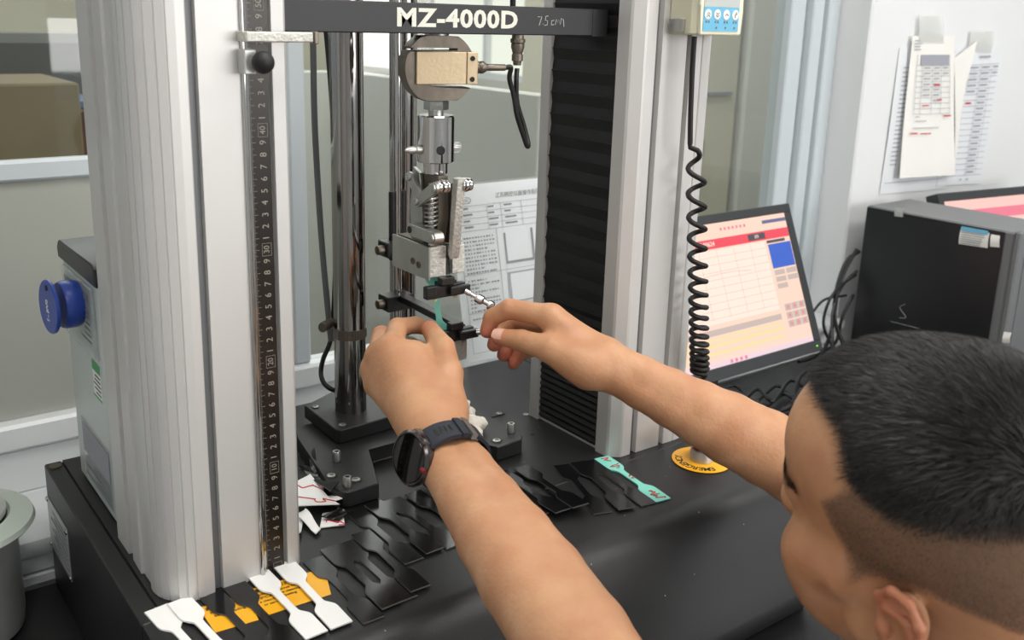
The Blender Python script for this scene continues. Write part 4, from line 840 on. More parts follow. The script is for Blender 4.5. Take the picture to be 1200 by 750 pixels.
TG_ = [('black cable loop nearest the monitor foot', [(0.9697, 0.3101, -0.1460), (1.0217, 0.3077, -0.1400), (0.9978, 0.2455, -0.1430), (1.0770, 0.2601, -0.1360), (1.0770, 0.2217, -0.1460), (1.1628, 0.2554, -0.1460)]),
 ('black cable loop in the middle of the tangle', [(0.9325, 0.2511, -0.1460), (0.9848, 0.2580, -0.1380), (0.9757, 0.2069, -0.1340), (1.0618, 0.2330, -0.1400), (1.0435, 0.1843, -0.1320), (1.1548, 0.2201, -0.1460)]),
 ('black cable loop on top of the tangle', [(0.9388, 0.2283, -0.1300), (0.9999, 0.2424, -0.1200), (0.9861, 0.1984, -0.1240), (1.0882, 0.2404, -0.1220), (1.0952, 0.2049, -0.1280), (1.2099, 0.2486, -0.1400)]),
 ('black cable loop next to the tower side', [(0.9807, 0.1934, -0.1460), (1.0204, 0.1892, -0.1380), (1.0737, 0.1960, -0.1300), (1.1555, 0.2155, -0.1280), (1.2446, 0.2399, -0.1340), (1.3231, 0.2726, -0.1460)]),
 ('black cable loop at the front of the tangle', [(0.9134, 0.2200, -0.1460), (0.9492, 0.2028, -0.1420), (0.9464, 0.1626, -0.1360), (1.0119, 0.1738, -0.1400), (1.0369, 0.1568, -0.1460)])]
for lab, pts in TG_: cable(lab, pts, .0034)
B_ = B().box((1.10, .0, -.1498), (1.22, .06, -.122), bev=.004); tag(B_.build('power_adapter', 'tower'), 'dark power adapter in the cable tangle behind the right arm', 'adapter')
# ================================================================ PAPERS on the pillar
YP = .3685
def wall_paper(name, px, lab, m):
    P = [V(p) for p in px]; t = thing(name, lab, 'paper', (P[3].x, P[3].y, P[3].z), 'papers taped to the pillar'); return P, t
P, t = wall_paper('record_sheet', ((1.5162, 0.3670, 0.4603), (1.7967, 0.3670, 0.4686), (1.7685, 0.3670, 0.1526), (1.5089, 0.3670, 0.1614)), 'white log sheet taped behind the front sheet, showing on its left', 'paper')
b, at, _ = sheet('rs', P, None, '', ''); b.build('paper', 'paper', t); bars(at, [(.07, .13+.03*i, .16, .138+.03*i) for i in range(23)], 'pale_ink', t, 'print_lines'); bars(at, [(.03, .92, .9, .924)], 'pale_ink', t, 'table_lines')
P, t = wall_paper('record_sheet', ((1.7267, 0.3660, 0.4593), (1.9341, 0.3660, 0.4656), (1.9241, 0.3660, 0.1521), (1.7287, 0.3660, 0.1618)), 'bluish white table sheet taped right of the front sheet', 'paper')
b, at, _ = sheet('rs', P, None, '', ''); b.build('paper', 'paper', t)
bars(at, [(.06, .12+.0425*i, .93, .1235+.0425*i) for i in range(20)]+[(x, .12, x+.006, .93) for x in (.28, .55, .78)], 'pale_ink', t, 'table_lines')
bars(at, [(.58, .135+.0425*i, .74, .148+.0425*i) for i in range(19)]+[(.33, .135+.0425*i, .5, .148+.0425*i) for i in range(5)]+[(.82, .135+.0425*i, .92, .146+.0425*i) for i in range(2)]+[(.5, .06, .72, .075), (.45, .955, .5, .965), (.6, .955, .65, .965)], 'pale_ink', t, 'print_lines'); bars(at, [(.33, .135+.0425*i, .46, .148+.0425*i) for i in (6,)], 'red_ink', t, 'red_notes')
P, t = wall_paper('record_sheet', ((1.5456, 0.3620, 0.4842), (1.7053, 0.3620, 0.4858), (1.7683, 0.3500, 0.1860), (1.5496, 0.3520, 0.1946)), 'long cream record sheet taped in front of the others, curling at its foot', 'paper')
b, at, _ = sheet('front', P, None, '', ''); b.build('paper', 'paper_warm', t)
bars(at, [(.22, .13, .86, .20)], 'pale_ink', t, 'table_heading', .0024)
bars(at, [(.14, .20+.038*i, .88, .2035+.038*i) for i in range(10)]+[(x, .13, x+.008, .545) for x in (.14, .26, .48, .68, .87)], 'pale_ink', t, 'table_lines')
bars(at, [(.30, .215+.038*i, .44, .225+.038*i) for i in range(6)]+[(.52, .215+.038*i, .64, .225+.038*i) for i in range(7)]+[(.72, .215+.038*i, .84, .225+.038*i) for i in range(2)]+[(.15, .640, .65, .646), (.18, .56, .26, .566), (.18, .59, .4, .596), (.05, .03, .2, .037), (.05, .05, .22, .057), (.05, .07, .18, .077), (.05, .09, .2, .097)], 'pale_ink', t, 'print_lines', .0026)
bars(at, [(.52, .335, .66, .346), (.30, .48, .44, .488), (.6, .44, .7, .450), (.75, .555, .9, .565), (.1, .675, .25, .685), (.3, .68, .5, .688)], 'red_ink', t, 'red_notes', .0028)
P, t = wall_paper('record_sheet', ((1.7175, 0.3600, 0.4399), (1.7875, 0.3520, 0.4762), (1.7664, 0.3550, 0.3819), (1.7809, 0.3580, 0.1935)), 'cream sheet strip with a folded top corner beside the long record sheet', 'paper')
b, at, _ = sheet('rs', P, None, '', ''); b.build('paper', 'paper_warm', t)
for k, (q, lab) in enumerate(((((1.5614, 0.3605, 0.5246), (1.6480, 0.3605, 0.5266), (1.6694, 0.3605, 0.4576), (1.5707, 0.3605, 0.4607)), 'clear tape strip holding the long record sheet at its top'), (((1.7747, 0.3635, 0.4973), (1.8731, 0.3635, 0.4986), (1.8764, 0.3635, 0.4506), (1.7727, 0.3635, 0.4541)), 'clear tape strip above the bluish table sheet'))):
    b, at, _ = sheet('tp', q, None, '', '', .0004); tag(b.build('tape_strip', 'tape'), lab, 'tape')
# ================================================================ POT with frosted rim, lower left
pot = thing('metal_pot', 'satin metal pot with a wide frosted glass rim at the left edge', 'pot', (-.225, .305, -.15))
BC = V((-.2280, .3000, -.1498))
B().lathe([(0, 0), (.050, 0), (.058, .004), (.060, .02), (.060, .118), (.058, .120), (.056, .118), (.056, .012), (0, .010)], BC, n=56).build('body', 'pot', pot)
B().lathe([(.052, .1245), (.076, .1210), (.0785, .1240), (.0765, .1290), (.055, .1330), (.052, .1300), (.052, .1245)], BC, n=56).build('rim', 'pot_rim', pot, 'wide frosted glass rim')
B().lathe([(0, .128), (.040, .130), (.0515, .1335), (.0515, .139), (.049, .139), (.038, .135), (0, .134)], BC, n=56).build('inner_lid', 'pot', pot)
tag(B().prism([(0.5551, -0.2292, -0.1500)[:2], (0.5520, -0.2526, -0.1500)[:2], (0.5338, -0.3207, -0.1500)[:2], (0.5814, -0.3210, -0.1500)[:2]][::1], .001, 2, -.1498).build('paper_sheet', 'paper'), 'white paper sheet on the bench front edge below the person', 'paper')

# ================================================================ PERSON
class Field:
    def __init__(s, lo, hi, h):
        s.lo = np.array(lo, float); s.h = h; s.n = np.ceil((np.array(hi)-s.lo)/h).astype(int)+1; s.D = np.full(s.n, .05, np.float32)
        s.ax = [s.lo[i]+h*np.arange(s.n[i]) for i in range(3)]
    def sl(s, lo, hi):
        a = np.clip(np.floor((np.array(lo)-s.lo)/s.h).astype(int), 0, s.n); b = np.clip(np.ceil((np.array(hi)-s.lo)/s.h).astype(int)+1, 0, s.n)
        return tuple(slice(a[i], b[i]) for i in range(3))
    def apply(s, lo, hi, fn, k, sub=False):
        S = s.sl(lo, hi)
        if any(q.start >= q.stop for q in S): return
        X, Y, Z = np.meshgrid(*[s.ax[i][S[i]].astype(np.float32) for i in range(3)], indexing='ij', sparse=True)
        d = fn(X, Y, Z).astype(np.float32); a = s.D[S]
        if sub:
            d = -d; hh = np.clip(.5-.5*(d-a)/k, 0, 1)*1.0; hh = np.clip(.5+.5*(d-a)/k, 0, 1); s.D[S] = a*(1-hh)+d*hh+k*hh*(1-hh)
        else:
            hh = np.clip(.5+.5*(a-d)/k, 0, 1); s.D[S] = a*(1-hh)+d*hh-k*hh*(1-hh)
    def cone(s, a, b, ra, rb, k=.006, sub=False):
        a = np.array(a, float); b = np.array(b, float); m = max(ra, rb)+k+.012; ab = b-a; L2 = ab@ab
        def fn(X, Y, Z):
            px, py, pz = X-a[0], Y-a[1], Z-a[2]; t = np.clip((px*ab[0]+py*ab[1]+pz*ab[2])/L2, 0, 1)
            return np.sqrt((px-t*ab[0])**2+(py-t*ab[1])**2+(pz-t*ab[2])**2)-(ra+(rb-ra)*t)
        s.apply(np.minimum(a, b)-m, np.maximum(a, b)+m, fn, k, sub); return s
    def chain(s, P, R, k=.006):
        for i in range(len(P)-1): s.cone(P[i], P[i+1], R[i], R[i+1], k)
        return s
    def ell(s, c, r, k=.01, rot=None, sub=False):
        c = np.array(c, float); r = np.array(r, float); m = max(r)+k+.012; R = np.array(rot) if rot is not None else np.eye(3)
        def fn(X, Y, Z):
            p = (X-c[0], Y-c[1], Z-c[2]); q = [sum(R[j][i]*p[j] for j in range(3)) for i in range(3)]
            k0 = np.sqrt(sum((q[i]/r[i])**2 for i in range(3)))+1e-6; k1 = np.sqrt(sum((q[i]/r[i]**2)**2 for i in range(3)))+1e-6
            return k0*(k0-1)/k1
        s.apply(c-m, c+m, fn, k, sub); return s
    def mesh(s):
        """naive surface nets"""
        D = s.D; n = s.n; ins = D < 0
        c = np.zeros((n[0]-1, n[1]-1, n[2]-1), np.int8)
        for i in (0, 1):
            for j in (0, 1):
                for k in (0, 1): c += ins[i:n[0]-1+i, j:n[1]-1+j, k:n[2]-1+k]
        act = np.argwhere((c > 0) & (c < 8)); idx = -np.ones(c.shape, np.int64); idx[tuple(act.T)] = np.arange(len(act))
        corner = lambda o: D[act[:, 0]+o[0], act[:, 1]+o[1], act[:, 2]+o[2]]
        acc = np.zeros((len(act), 3)); cnt = np.zeros(len(act))
        for a in range(3):
            for u in (0, 1):
                for v in (0, 1):
                    o = [0, 0, 0]; o[(a+1) % 3] = u; o[(a+2) % 3] = v; p = list(o); p[a] = 1
                    d0, d1 = corner(o), corner(p); x = (d0 < 0) != (d1 < 0); t = np.where(x, d0/(d0-d1+1e-12), 0)
                    pos = np.tile(np.array(o, float), (len(act), 1)); pos[:, a] = t; acc += pos*x[:, None]; cnt += x
        vert = (act+acc/cnt[:, None])*s.h+s.lo; F = []
        for a in range(3):
            b_, c_ = (a+1) % 3, (a+2) % 3; sh = [slice(None)]*3; sh[a] = slice(0, n[a]-1); sh[b_] = slice(1, n[b_]-1); sh[c_] = slice(1, n[c_]-1)
            s2 = list(sh); s2[a] = slice(1, n[a]); A = ins[tuple(sh)]; Bq = ins[tuple(s2)]
            e = np.argwhere(A != Bq); off = np.zeros(3, int); off[b_] = 1; off[c_] = 1; e0 = e+off; fl = A[tuple(e.T)]
            def id_(db, dc): q = e0.copy(); q[:, b_] -= db; q[:, c_] -= dc; return idx[tuple(q.T)]
            q = np.stack([id_(0, 0), id_(1, 0), id_(1, 1), id_(0, 1)], 1); q[~fl] = q[~fl][:, ::-1]; F.append(q)
        return vert, np.concatenate(F)
def sk(rgb): return np.array(lin(rgb)[:3])
VERT, FACE, MASK = [], [], []
def add_part(v, f, m):
    FACE.append(f+sum(len(x) for x in VERT)); VERT.append(v); MASK.append(m)
# ---- LEFT ARM (near the camera)
Lw = np.array((0.1285, -0.0653, 0.1236)); Le = np.array((0.0757, -0.3675, 0.0615)); 
def mixp(a, b, t): return np.array(a)*(1-t)+np.array(b)*t
CRn = np.array(CR)
def hand_fingers(F, fingers, radii, k=.0022, kr=.006):
    for P, R in zip(fingers, radii):
        F.cone(P[0], P[1], R[0], R[1], kr)
        for i in range(1, len(P)-1): F.cone(P[i], P[i+1], R[i], R[i+1], k)
F = Field((-.02, -.45, -.02), (.26, .12, .27), .0016)
# forearm, elbow and a stub of upper arm
fa = lambda t, off=0.: mixp(Lw, Le, t)+CRn*off
for sg in (-1, 1):
    ts = [0, .15, .30, .45, .60, .80, 1.0]; of = [.0100, .0105, .0105, .0100, .0090, .0060, 0]; rs_ = [.0192, .0208, .0242, .0285, .0318, .0350, .0365]
    F.chain([fa(t, sg*o_) for t, o_ in zip(ts, of)], rs_, .004)
Lel = fa(1)
# hand
Lm = [np.array(p) for p in ((0.1395, 0.0343, 0.1790), (0.1340, 0.0501, 0.1673), (0.1298, 0.0548, 0.1522), (0.1282, 0.0452, 0.1384))]
Ltb = [np.array(p) for p in ((0.1507, -0.0456, 0.1364), (0.1698, -0.0191, 0.1632), (0.1853, 0.0123, 0.1770), (0.1929, 0.0479, 0.1853))]
for mpt, r0, r1 in zip(Lm, (.0165, .0155, .0150, .0145), (.0125, .0125, .0120, .0110)):
    base = Lw+(mpt-Lw)*.25; F.cone(base+ (mpt-Lw)*.0, mpt, r0+.003, r1, .012)
F.cone(Lw, mixp(Lw, Lm[1], .3), .026, .022, .015)
F.cone(mixp(Lw, Ltb[0], .4), Ltb[0], .021, .018, .012); F.cone(Ltb[0], Ltb[1], .018, .0145, .010); F.cone(mixp(Lw, Ltb[0], .9), mixp(Lm[0], Ltb[1], .45), .017, .0125, .014)
F.cone(mixp(Ltb[0], Ltb[1], .3), mixp(Lm[0], Ltb[1], .3), .0130, .0105, .014)
F.cone(mixp(Ltb[0], Lm[1], .5), mixp(Lm[0], Lm[1], .5), .018, .0105, .014)
LF = [[Lm[0], (0.1664, 0.0680, 0.1862), (0.1904, 0.0736, 0.1833), (0.2028, 0.0681, 0.1789)], [Lm[1], (0.1567, 0.0845, 0.1749), (0.1770, 0.0912, 0.1627), (0.1838, 0.0781, 0.1577)],
      [Lm[2], (0.1517, 0.0867, 0.1499), (0.1693, 0.0905, 0.1386), (0.1736, 0.0732, 0.1384)], [Lm[3], (0.1476, 0.0707, 0.1304), (0.1611, 0.0731, 0.1211), (0.1633, 0.0593, 0.1234)]]
hand_fingers(F, LF, [(.0118, .0100, .0088, .0074), (.0122, .0100, .0088, .0074), (.0115, .0095, .0084, .0070), (.0105, .0085, .0074, .0062)])
F.cone(Ltb[1], Ltb[2], .0145, .0122, .006); F.cone(Ltb[2], Ltb[3], .0122, .0092, .002); F.ell(np.array((0.1601, 0.0229, 0.1714)), (.013, .013, .013), .012)
v, f = F.mesh(); tips = [LF[i][3] for i in range(4)]+[Ltb[3]]; kn = [LF[i][1] for i in range(4)]+Lm
def red(v, pts, r): return np.clip(sum(np.exp(-((v-np.array(p))**2).sum(1)/r**2) for p in pts), 0, 1)
add_part(v, f, red(v, tips, .012)*.8+red(v, kn, .010)*.45)
# ---- RIGHT ARM
Rw = np.array((0.3044, -0.1045, 0.1700)); Re = np.array((0.4757, -0.2152, 0.0618))
F = Field((.13, -.60, -.08), (.56, .12, .29), .0017)
ra = lambda t, off=0.: mixp(Rw, Re, t)+np.array(CU)*off
for sg in (-1, 1):
    ts = [0, .15, .30, .45, .60, .80, 1.0]; of = [.0065, .0065, .0065, .0060, .0055, .004, 0]; rs_ = [.0178, .0195, .0222, .0262, .0305, .0345, .0365]
    F.chain([ra(t, sg*o_) for t, o_ in zip(ts, of)], rs_, .004)
Rsh = np.array((.435, -.585, -.02)); F.cone(Re, Rsh, .037, .050, .02)
Rm = [np.array(p) for p in ((0.2762, -0.0450, 0.2101), (0.2962, -0.0274, 0.1910), (0.3082, -0.0225, 0.1736), (0.3142, -0.0272, 0.1607))]
Rt = [np.array(p) for p in ((0.2804, -0.0988, 0.1721), (0.2597, -0.0663, 0.1855), (0.2480, -0.0339, 0.1870), (0.2382, -0.0103, 0.1855))]
for mpt, r0, r1 in zip(Rm, (.0150, .0150, .0145, .0145), (.0125, .0125, .0118, .0112)): F.cone(Rw+(mpt-Rw)*.2, mpt, r0+.004, r1, .012)
F.cone(mixp(Rw, Rt[0], .3), Rt[0], .019, .0165, .012); F.cone(Rt[0], Rt[1], .0165, .0135, .010); F.cone(Rt[0], Rm[3], .017, .011, .014); F.cone(mixp(Rt[0], Rt[1], .5), mixp(Rm[0], Rm[1], .5), .014, .012, .014)
F.cone((0.3061, -0.0839, 0.1578), (0.3030, -0.0567, 0.1552), .0165, .0150, .014)
RF = [[Rm[0], (0.2512, -0.0088, 0.2127), (0.2420, 0.0072, 0.2009), (0.2371, 0.0089, 0.1867)], [Rm[1], (0.2808, 0.0155, 0.1884), (0.2654, 0.0259, 0.1769), (0.2512, 0.0154, 0.1674)],
      [Rm[2], (0.2953, 0.0214, 0.1681), (0.2767, 0.0252, 0.1608), (0.2612, 0.0119, 0.1553)], [Rm[3], (0.3039, 0.0109, 0.1551), (0.2848, 0.0159, 0.1505), (0.2698, 0.0051, 0.1462)]]
hand_fingers(F, RF, [(.0118, .0102, .0090, .0076), (.0118, .0100, .0088, .0074), (.0112, .0092, .0082, .0070), (.0102, .0083, .0073, .0064)])
F.cone(Rt[1], Rt[2], .0128, .0105, .006); F.cone(Rt[2], Rt[3], .0108, .0084, .002)
v, f = F.mesh(); add_part(v, f, red(v, [RF[i][3] for i in range(4)]+[Rt[3]], .012)*.9+red(v, [RF[i][1] for i in range(4)]+Rm, .010)*.5)
# ---- HEAD (local frame: x forward, y left, z up)
HP = np.array((0.2780, -0.4480, 0.1610)); HR = np.array(((0.017, -0.981, -0.194), (0.998, 0.006, 0.057), (-0.054, -0.194, 0.979)))
q_, _r = np.linalg.qr(HR); HR = q_*np.sign(np.diag(_r)); HSC = 1.0
F = Field((-.13, -.11, -.20), (.14, .11, .16), .0016)
F.ell((-.018, 0, .058), (.094, .077, .080), .02); F.ell((.030, 0, .062), (.062, .066, .058), .03); F.ell((-.045, 0, .030), (.060, .068, .062), .03)
F.ell((.036, 0, -.012), (.052, .056, .070), .03)
for s_ in (1, -1):
    F.cone((.012, s_*.050, -.045), (.070, s_*.016, -.080), .017, .016, .025)
    F.cone((.059, s_*.049, -.010), (.025, s_*.063, -.008), .018, .012, .022); F.ell((.056, s_*.043, -.024), (.020, .020, .020), .02)
    F.cone((.088, s_*.012, .036), (.068, s_*.044, .034), .0115, .0095, .014)
    F.ell((.094, s_*.031, .016), (.017, .016, .011), .010, sub=True)
    F.ell((.079, s_*.031, .016), (.0135, .0145, .0135), .003)
    F.ell((.058, s_*.036, -.045), (.024, .020, .028), .02)
F.cone((.090, 0, .030), (.109, 0, -.008), .0075, .0105, .010)
for s_ in (1, -1): F.ell((.100, s_*.011, -.012), (.0115, .008, .008), .006)
F.cone((.098, -.016, -.040), (.098, .016, -.040), .0085, .0085, .008); F.cone((.097, -.014, -.050), (.097, .014, -.050), .0085, .0085, .006)
F.ell((.080, 0, -.078), (.017, .022, .015), .014)
F.cone((-.028, 0, -.02), (-.062, 0, -.175), .058, .062, .03)
F.cone((.012, 0, -.07), (-.02, 0, -.175), .040, .050, .03)
for s_ in (1, -1):   # ears
    ec = np.array((-.031, s_*.077, -.011)); tl = np.array([[.93, s_*-.25, -.26], [s_*.28, .96, 0], [.25, s_*-.07, .965]])
    F.ell(ec+(0, s_*.002, .003), (.0155, .0055, .0270), .006, rot=tl)
    F.ell(ec+(.003, s_*.010, .0), (.0085, .0075, .0140), .004, sub=True)
    hel = [(.016, .004, .010), (.014, .007, .024), (.002, .010, .034), (-.012, .012, .032), (-.020, .013, .018), (-.019, .012, .002), (-.013, .010, -.014), (-.004, .007, -.024), (.006, .004, -.028)]
    hel = [ec+np.array((x, s_*y, z)) for x, y, z in hel]; hel = [ec+(q-ec)*np.array((.88, .9, .92)) for q in hel]; rr = [.0027, .0029, .0031, .0032, .0032, .0030, .0030, .0046, .0044]
    F.chain(hel, rr, .003)
    F.chain([ec+np.array((.006, s_*.009, .017)), ec+np.array((-.009, s_*.010, .014)), ec+np.array((-.012, s_*.010, -.002)), ec+np.array((-.003, s_*.009, -.014))], [.0028, .003, .003, .003], .003)
    F.ell(ec+(.011, s_*.006, -.003), (.0045, .004, .0065), .003)
hv, hf = F.mesh()
def xfront(v):
    ay = np.abs(v[:, 1]); top = np.interp(ay, [0, .020, .034, .047, .056, .061, .075], [.067, .063, .053, .037, .024, .014, .005])
    side = np.interp(v[:, 2], [-.02, .0, .014, .03, .047, .053, .068, .079, .092, .106, .13], [.010, .013, .017, .022, .026, .028, .012, .004, .005, .012, .03])
    w = np.clip((v[:, 2]-.095)/.015, 0, 1); return w*top+(1-w)*side
def zback(x): return np.interp(x, [-.12, -.10, -.085, -.075, -.06, -.047, -.03, -.01, .01, .03], [-.050, -.036, -.008, .005, .014, .018, .018, .010, -.004, -.008])
def zdark(x): return np.interp(x, [-.11, -.087, -.06, -.042, -.021, -.006, .002, .010, .02], [.062, .070, .067, .065, .067, .072, .080, .084, .086])
def hairline(v): return np.minimum(xfront(v)-v[:, 0], v[:, 2]-zback(v[:, 0]))
def darkline(v): return np.minimum((xfront(v)-v[:, 0])*1.6, v[:, 2]-zdark(v[:, 0]))
hl = hairline(hv)
hair_amt = np.clip((hl+.003)/.010, 0, 1)*(1-np.clip((np.abs(hv[:, 1])-.083)/.004, 0, 1))
dl = darkline(hv); dark_amt = np.clip((dl+.008)/.022, 0, 1)*(hair_amt > .2)
brow = np.exp(-((hv[:, 2]-(.046-.10*np.clip(np.abs(hv[:, 1])-.034, 0, 1)))/.0045)**2)*(np.abs(hv[:, 1]) > .012)*(np.abs(hv[:, 1]) < .054)*(hv[:, 0] > .05)
lips = np.exp(-((hv[:, 2]+.045)/.009)**2)*(np.abs(hv[:, 1]) < .024)*(hv[:, 0] > .095)
earr = np.clip((np.abs(hv[:, 1])-.080)/.010, 0, .6)
HW = (hv*HSC) @ HR.T+HP; nb = sum(len(x) for x in VERT)
add_part(HW, hf, np.clip(earr*.8+lips, 0, 1))
# ---- TORSO, hidden below the frame
F = Field((-.04, -.98, -.48), (.58, -.42, .12), .0045)
nk = (np.array((-.062, 0, -.175)) @ HR.T)+HP
ch = np.array((.262, -.64, -.10)); Lsh = np.array((.085, -.655, -.03)); Rs2 = np.array((.435, -.600, -.03))
F.cone(nk+(0, 0, .03), ch+(0, 0, .04), .058, .070, .03); F.cone(Lsh+(.01, 0, -.01), Rs2+(-.01, 0, -.01), .050, .050, .03)
F.ell(ch+(0, -.01, -.10), (.165, .105, .17), .05); F.ell(ch+(0, -.03, -.28), (.150, .105, .15), .05)
F.cone(Lsh, Lel, .048, .038, .03)
F.cone(Rs2, Rsh, .048, .050, .03)
v, f = F.mesh(); add_part(v, f, np.zeros(len(v)))
VV = np.concatenate(VERT); FF = np.concatenate(FACE); MK = np.concatenate(MASK)
PL = np.array((.262, -.64, -.5)); person = thing('person', 'man with short black faded hair, bare arms and a watch, reaching to the test strip', 'person', PL)
me = bpy.data.meshes.new('body'); me.vertices.add(len(VV)); me.vertices.foreach_set('co', (VV-PL).astype(np.float32).ravel())
me.loops.add(len(FF)*4); me.loops.foreach_set('vertex_index', FF.astype(np.int32).ravel()); me.polygons.add(len(FF))
me.polygons.foreach_set('loop_start', np.arange(0, len(FF)*4, 4, dtype=np.int32)); me.update(calc_edges=True); me.validate()
me.polygons.foreach_set('use_smooth', [True]*len(me.polygons))
at_ = me.color_attributes.new('tint', 'FLOAT_COLOR', 'POINT'); cc_ = np.zeros((len(VV), 4), np.float32); cc_[:, 0] = np.clip(MK, 0, 1); cc_[:, 3] = 1
cc_[nb:nb+len(hv), 1] = hair_amt; cc_[nb:nb+len(hv), 2] = np.maximum(dark_amt, 0)
at_.data.foreach_set('color', cc_.ravel())
def skin_mat():
    m = bpy.data.materials.new('skin'); m.use_nodes = True; nt = m.node_tree; b = nt.nodes['Principled BSDF']; L = nt.links.new
    a = nt.nodes.new('ShaderNodeAttribute'); a.attribute_name = 'tint'; sp = nt.nodes.new('ShaderNodeSeparateColor'); L(a.outputs['Color'], sp.inputs[0])
    def mix(A, Bc, fac, mode='MIX'):
        x = nt.nodes.new('ShaderNodeMix'); x.data_type = 'RGBA'; x.blend_type = mode
        for i, q in ((6, A), (7, Bc)):
            if isinstance(q, tuple): x.inputs[i].default_value = q
            else: L(q, x.inputs[i])
        if isinstance(fac, float): x.inputs[0].default_value = fac
        else: L(fac, x.inputs[0])
        return x.outputs[2]
    tc = nt.nodes.new('ShaderNodeTexCoord'); n1 = nt.nodes.new('ShaderNodeTexNoise'); n1.inputs['Scale'].default_value = 28; n1.inputs['Detail'].default_value = 6; L(tc.outputs['Object'], n1.inputs['Vector'])
    mr = nt.nodes.new('ShaderNodeMapRange'); mr.inputs[1].default_value = .35; mr.inputs[2].default_value = .7; L(n1.outputs[0], mr.inputs[0])
    base = mix(lin((196, 149, 113)), lin((181, 129, 95)), mr.outputs[0])
    base = mix(base, lin((188, 104, 82)), sp.outputs[0])
    vo = nt.nodes.new('ShaderNodeTexVoronoi'); vo.inputs['Scale'].default_value = 22; L(tc.outputs['Object'], vo.inputs['Vector'])
    lt = nt.nodes.new('ShaderNodeMath'); lt.operation = 'LESS_THAN'; lt.inputs[1].default_value = .028; L(vo.outputs['Distance'], lt.inputs[0])
    base = mix(base, lin((104, 66, 50)), lt.outputs[0])
    n2 = nt.nodes.new('ShaderNodeTexNoise'); n2.inputs['Scale'].default_value = 900; n2.inputs['Detail'].default_value = 2; L(tc.outputs['Object'], n2.inputs['Vector'])
    fine = mix(lin((66, 54, 47)), lin((124, 100, 82)), n2.outputs[0])
    st = nt.nodes.new('ShaderNodeMath'); st.operation = 'MULTIPLY'; st.inputs[1].default_value = .78; L(sp.outputs[1], st.inputs[0])
    base = mix(base, fine, st.outputs[0]); base = mix(base, lin((30, 26, 26)), sp.outputs[2])
    L(base, b.inputs['Base Color']); b.inputs['Roughness'].default_value = .47; b.inputs['Subsurface Weight'].default_value = .12
    b.inputs['Subsurface Radius'].default_value = (.006, .0025, .0012); b.inputs['Subsurface Scale'].default_value = 1.0; b.inputs['Specular IOR Level'].default_value = .4
    n3 = nt.nodes.new('ShaderNodeTexNoise'); n3.inputs['Scale'].default_value = 260; n3.inputs['Detail'].default_value = 6; L(tc.outputs['Object'], n3.inputs['Vector'])
    bp = nt.nodes.new('ShaderNodeBump'); bp.inputs['Strength'].default_value = .5; bp.inputs['Distance'].default_value = .0008; L(n3.outputs[0], bp.inputs['Height']); L(bp.outputs[0], b.inputs['Normal'])
    return m
M['skin'] = skin_mat(); me.materials.append(M['skin']); body = bpy.data.objects.new('body', me); COL.objects.link(body); body.parent = person
# hair strands
hm = mat('black_hair', (26, 23, 23), .42, spec=.5)
rng = np.random.default_rng(3)
tri = np.concatenate([hf[:, [0, 1, 2]], hf[:, [0, 2, 3]]]); cen = hv[tri].mean(1); e1 = hv[tri[:, 1]]-hv[tri[:, 0]]; e2 = hv[tri[:, 2]]-hv[tri[:, 0]]
nr = np.cross(e1, e2); ar = np.linalg.norm(nr, axis=1); nr = nr/(ar[:, None]+1e-12)
cen_s = cen-np.array((-.01, 0, .045)); flip = (nr*cen_s).sum(1) < 0; nr[flip] *= -1
def strands(sel, count, length, rad, lay, seed_):
    pr_ = ar*sel; pr_ = pr_/pr_.sum(); ti = rng.choice(len(tri), count, p=pr_); u1 = rng.random(count); u2 = rng.random(count); sw = u1+u2 > 1; u1[sw] = 1-u1[sw]; u2[sw] = 1-u2[sw]
    p = hv[tri[ti, 0]]+e1[ti]*u1[:, None]+e2[ti]*u2[:, None]; n = nr[ti]; wh = np.array((-.086, .030, .092)); d = p-wh
    swirl = np.cross(n, d/np.linalg.norm(d, axis=1)[:, None])
    d = d/np.linalg.norm(d, axis=1)[:, None]+swirl*.35; d = d-n*(d*n).sum(1)[:, None]; d /= np.linalg.norm(d, axis=1)[:, None]+1e-9
    d += rng.normal(0, .22, d.shape); d = d-n*(d*n).sum(1)[:, None]*.9; d /= np.linalg.norm(d, axis=1)[:, None]
    Lh = length(p)*rng.uniform(.7, 1.15, count); ly = lay(p)
    g0 = d*(1-ly)[:, None]+n*ly[:, None]; g0 /= np.linalg.norm(g0, axis=1)[:, None]; g1 = d*(1-ly*.35)[:, None]+n*(ly*.35)[:, None]; g1 /= np.linalg.norm(g1, axis=1)[:, None]
    p0 = p-n*.0006; p1 = p+g0*(Lh*.5)[:, None]; p2 = p1+g1*(Lh*.5)[:, None]; w = np.cross(g0, n+rng.normal(0, .5, n.shape)); w /= np.linalg.norm(w, axis=1)[:, None]+1e-9
    a, b_, c, dd, e = p0-w*rad, p0+w*rad, p1-w*rad*.8, p1+w*rad*.8, p2
    return np.stack([a, b_, c, dd, e], 1)
hlc = hairline(cen); dlc = darkline(cen); noear = np.abs(cen[:, 1]) < .084
topsel = (np.clip((dlc+.006)/.014, 0, 1)*(hlc > 0)*noear).astype(float)
lenf = lambda p: np.interp(np.minimum(p[:, 2]-zdark(p[:, 0]), 1), [-.006, .0, .010, .03], [.0025, .004, .009, .017])
layf = lambda p: np.interp(p[:, 0], [-.1, .0, .07, .09], [.55, .50, .48, .48])
A_ = strands(topsel, 52000, lenf, .00016, layf, 1)
sidesel = ((hlc > .001) & (dlc < .004) & noear).astype(float)
B2_ = strands(sidesel, 22000, lambda p: np.full(len(p), .0018), .00006, lambda p: np.full(len(p), .5), 2)
frs = ((hlc > -.003) & (hlc < .012) & (cen[:, 2] > .080) & noear).astype(float)
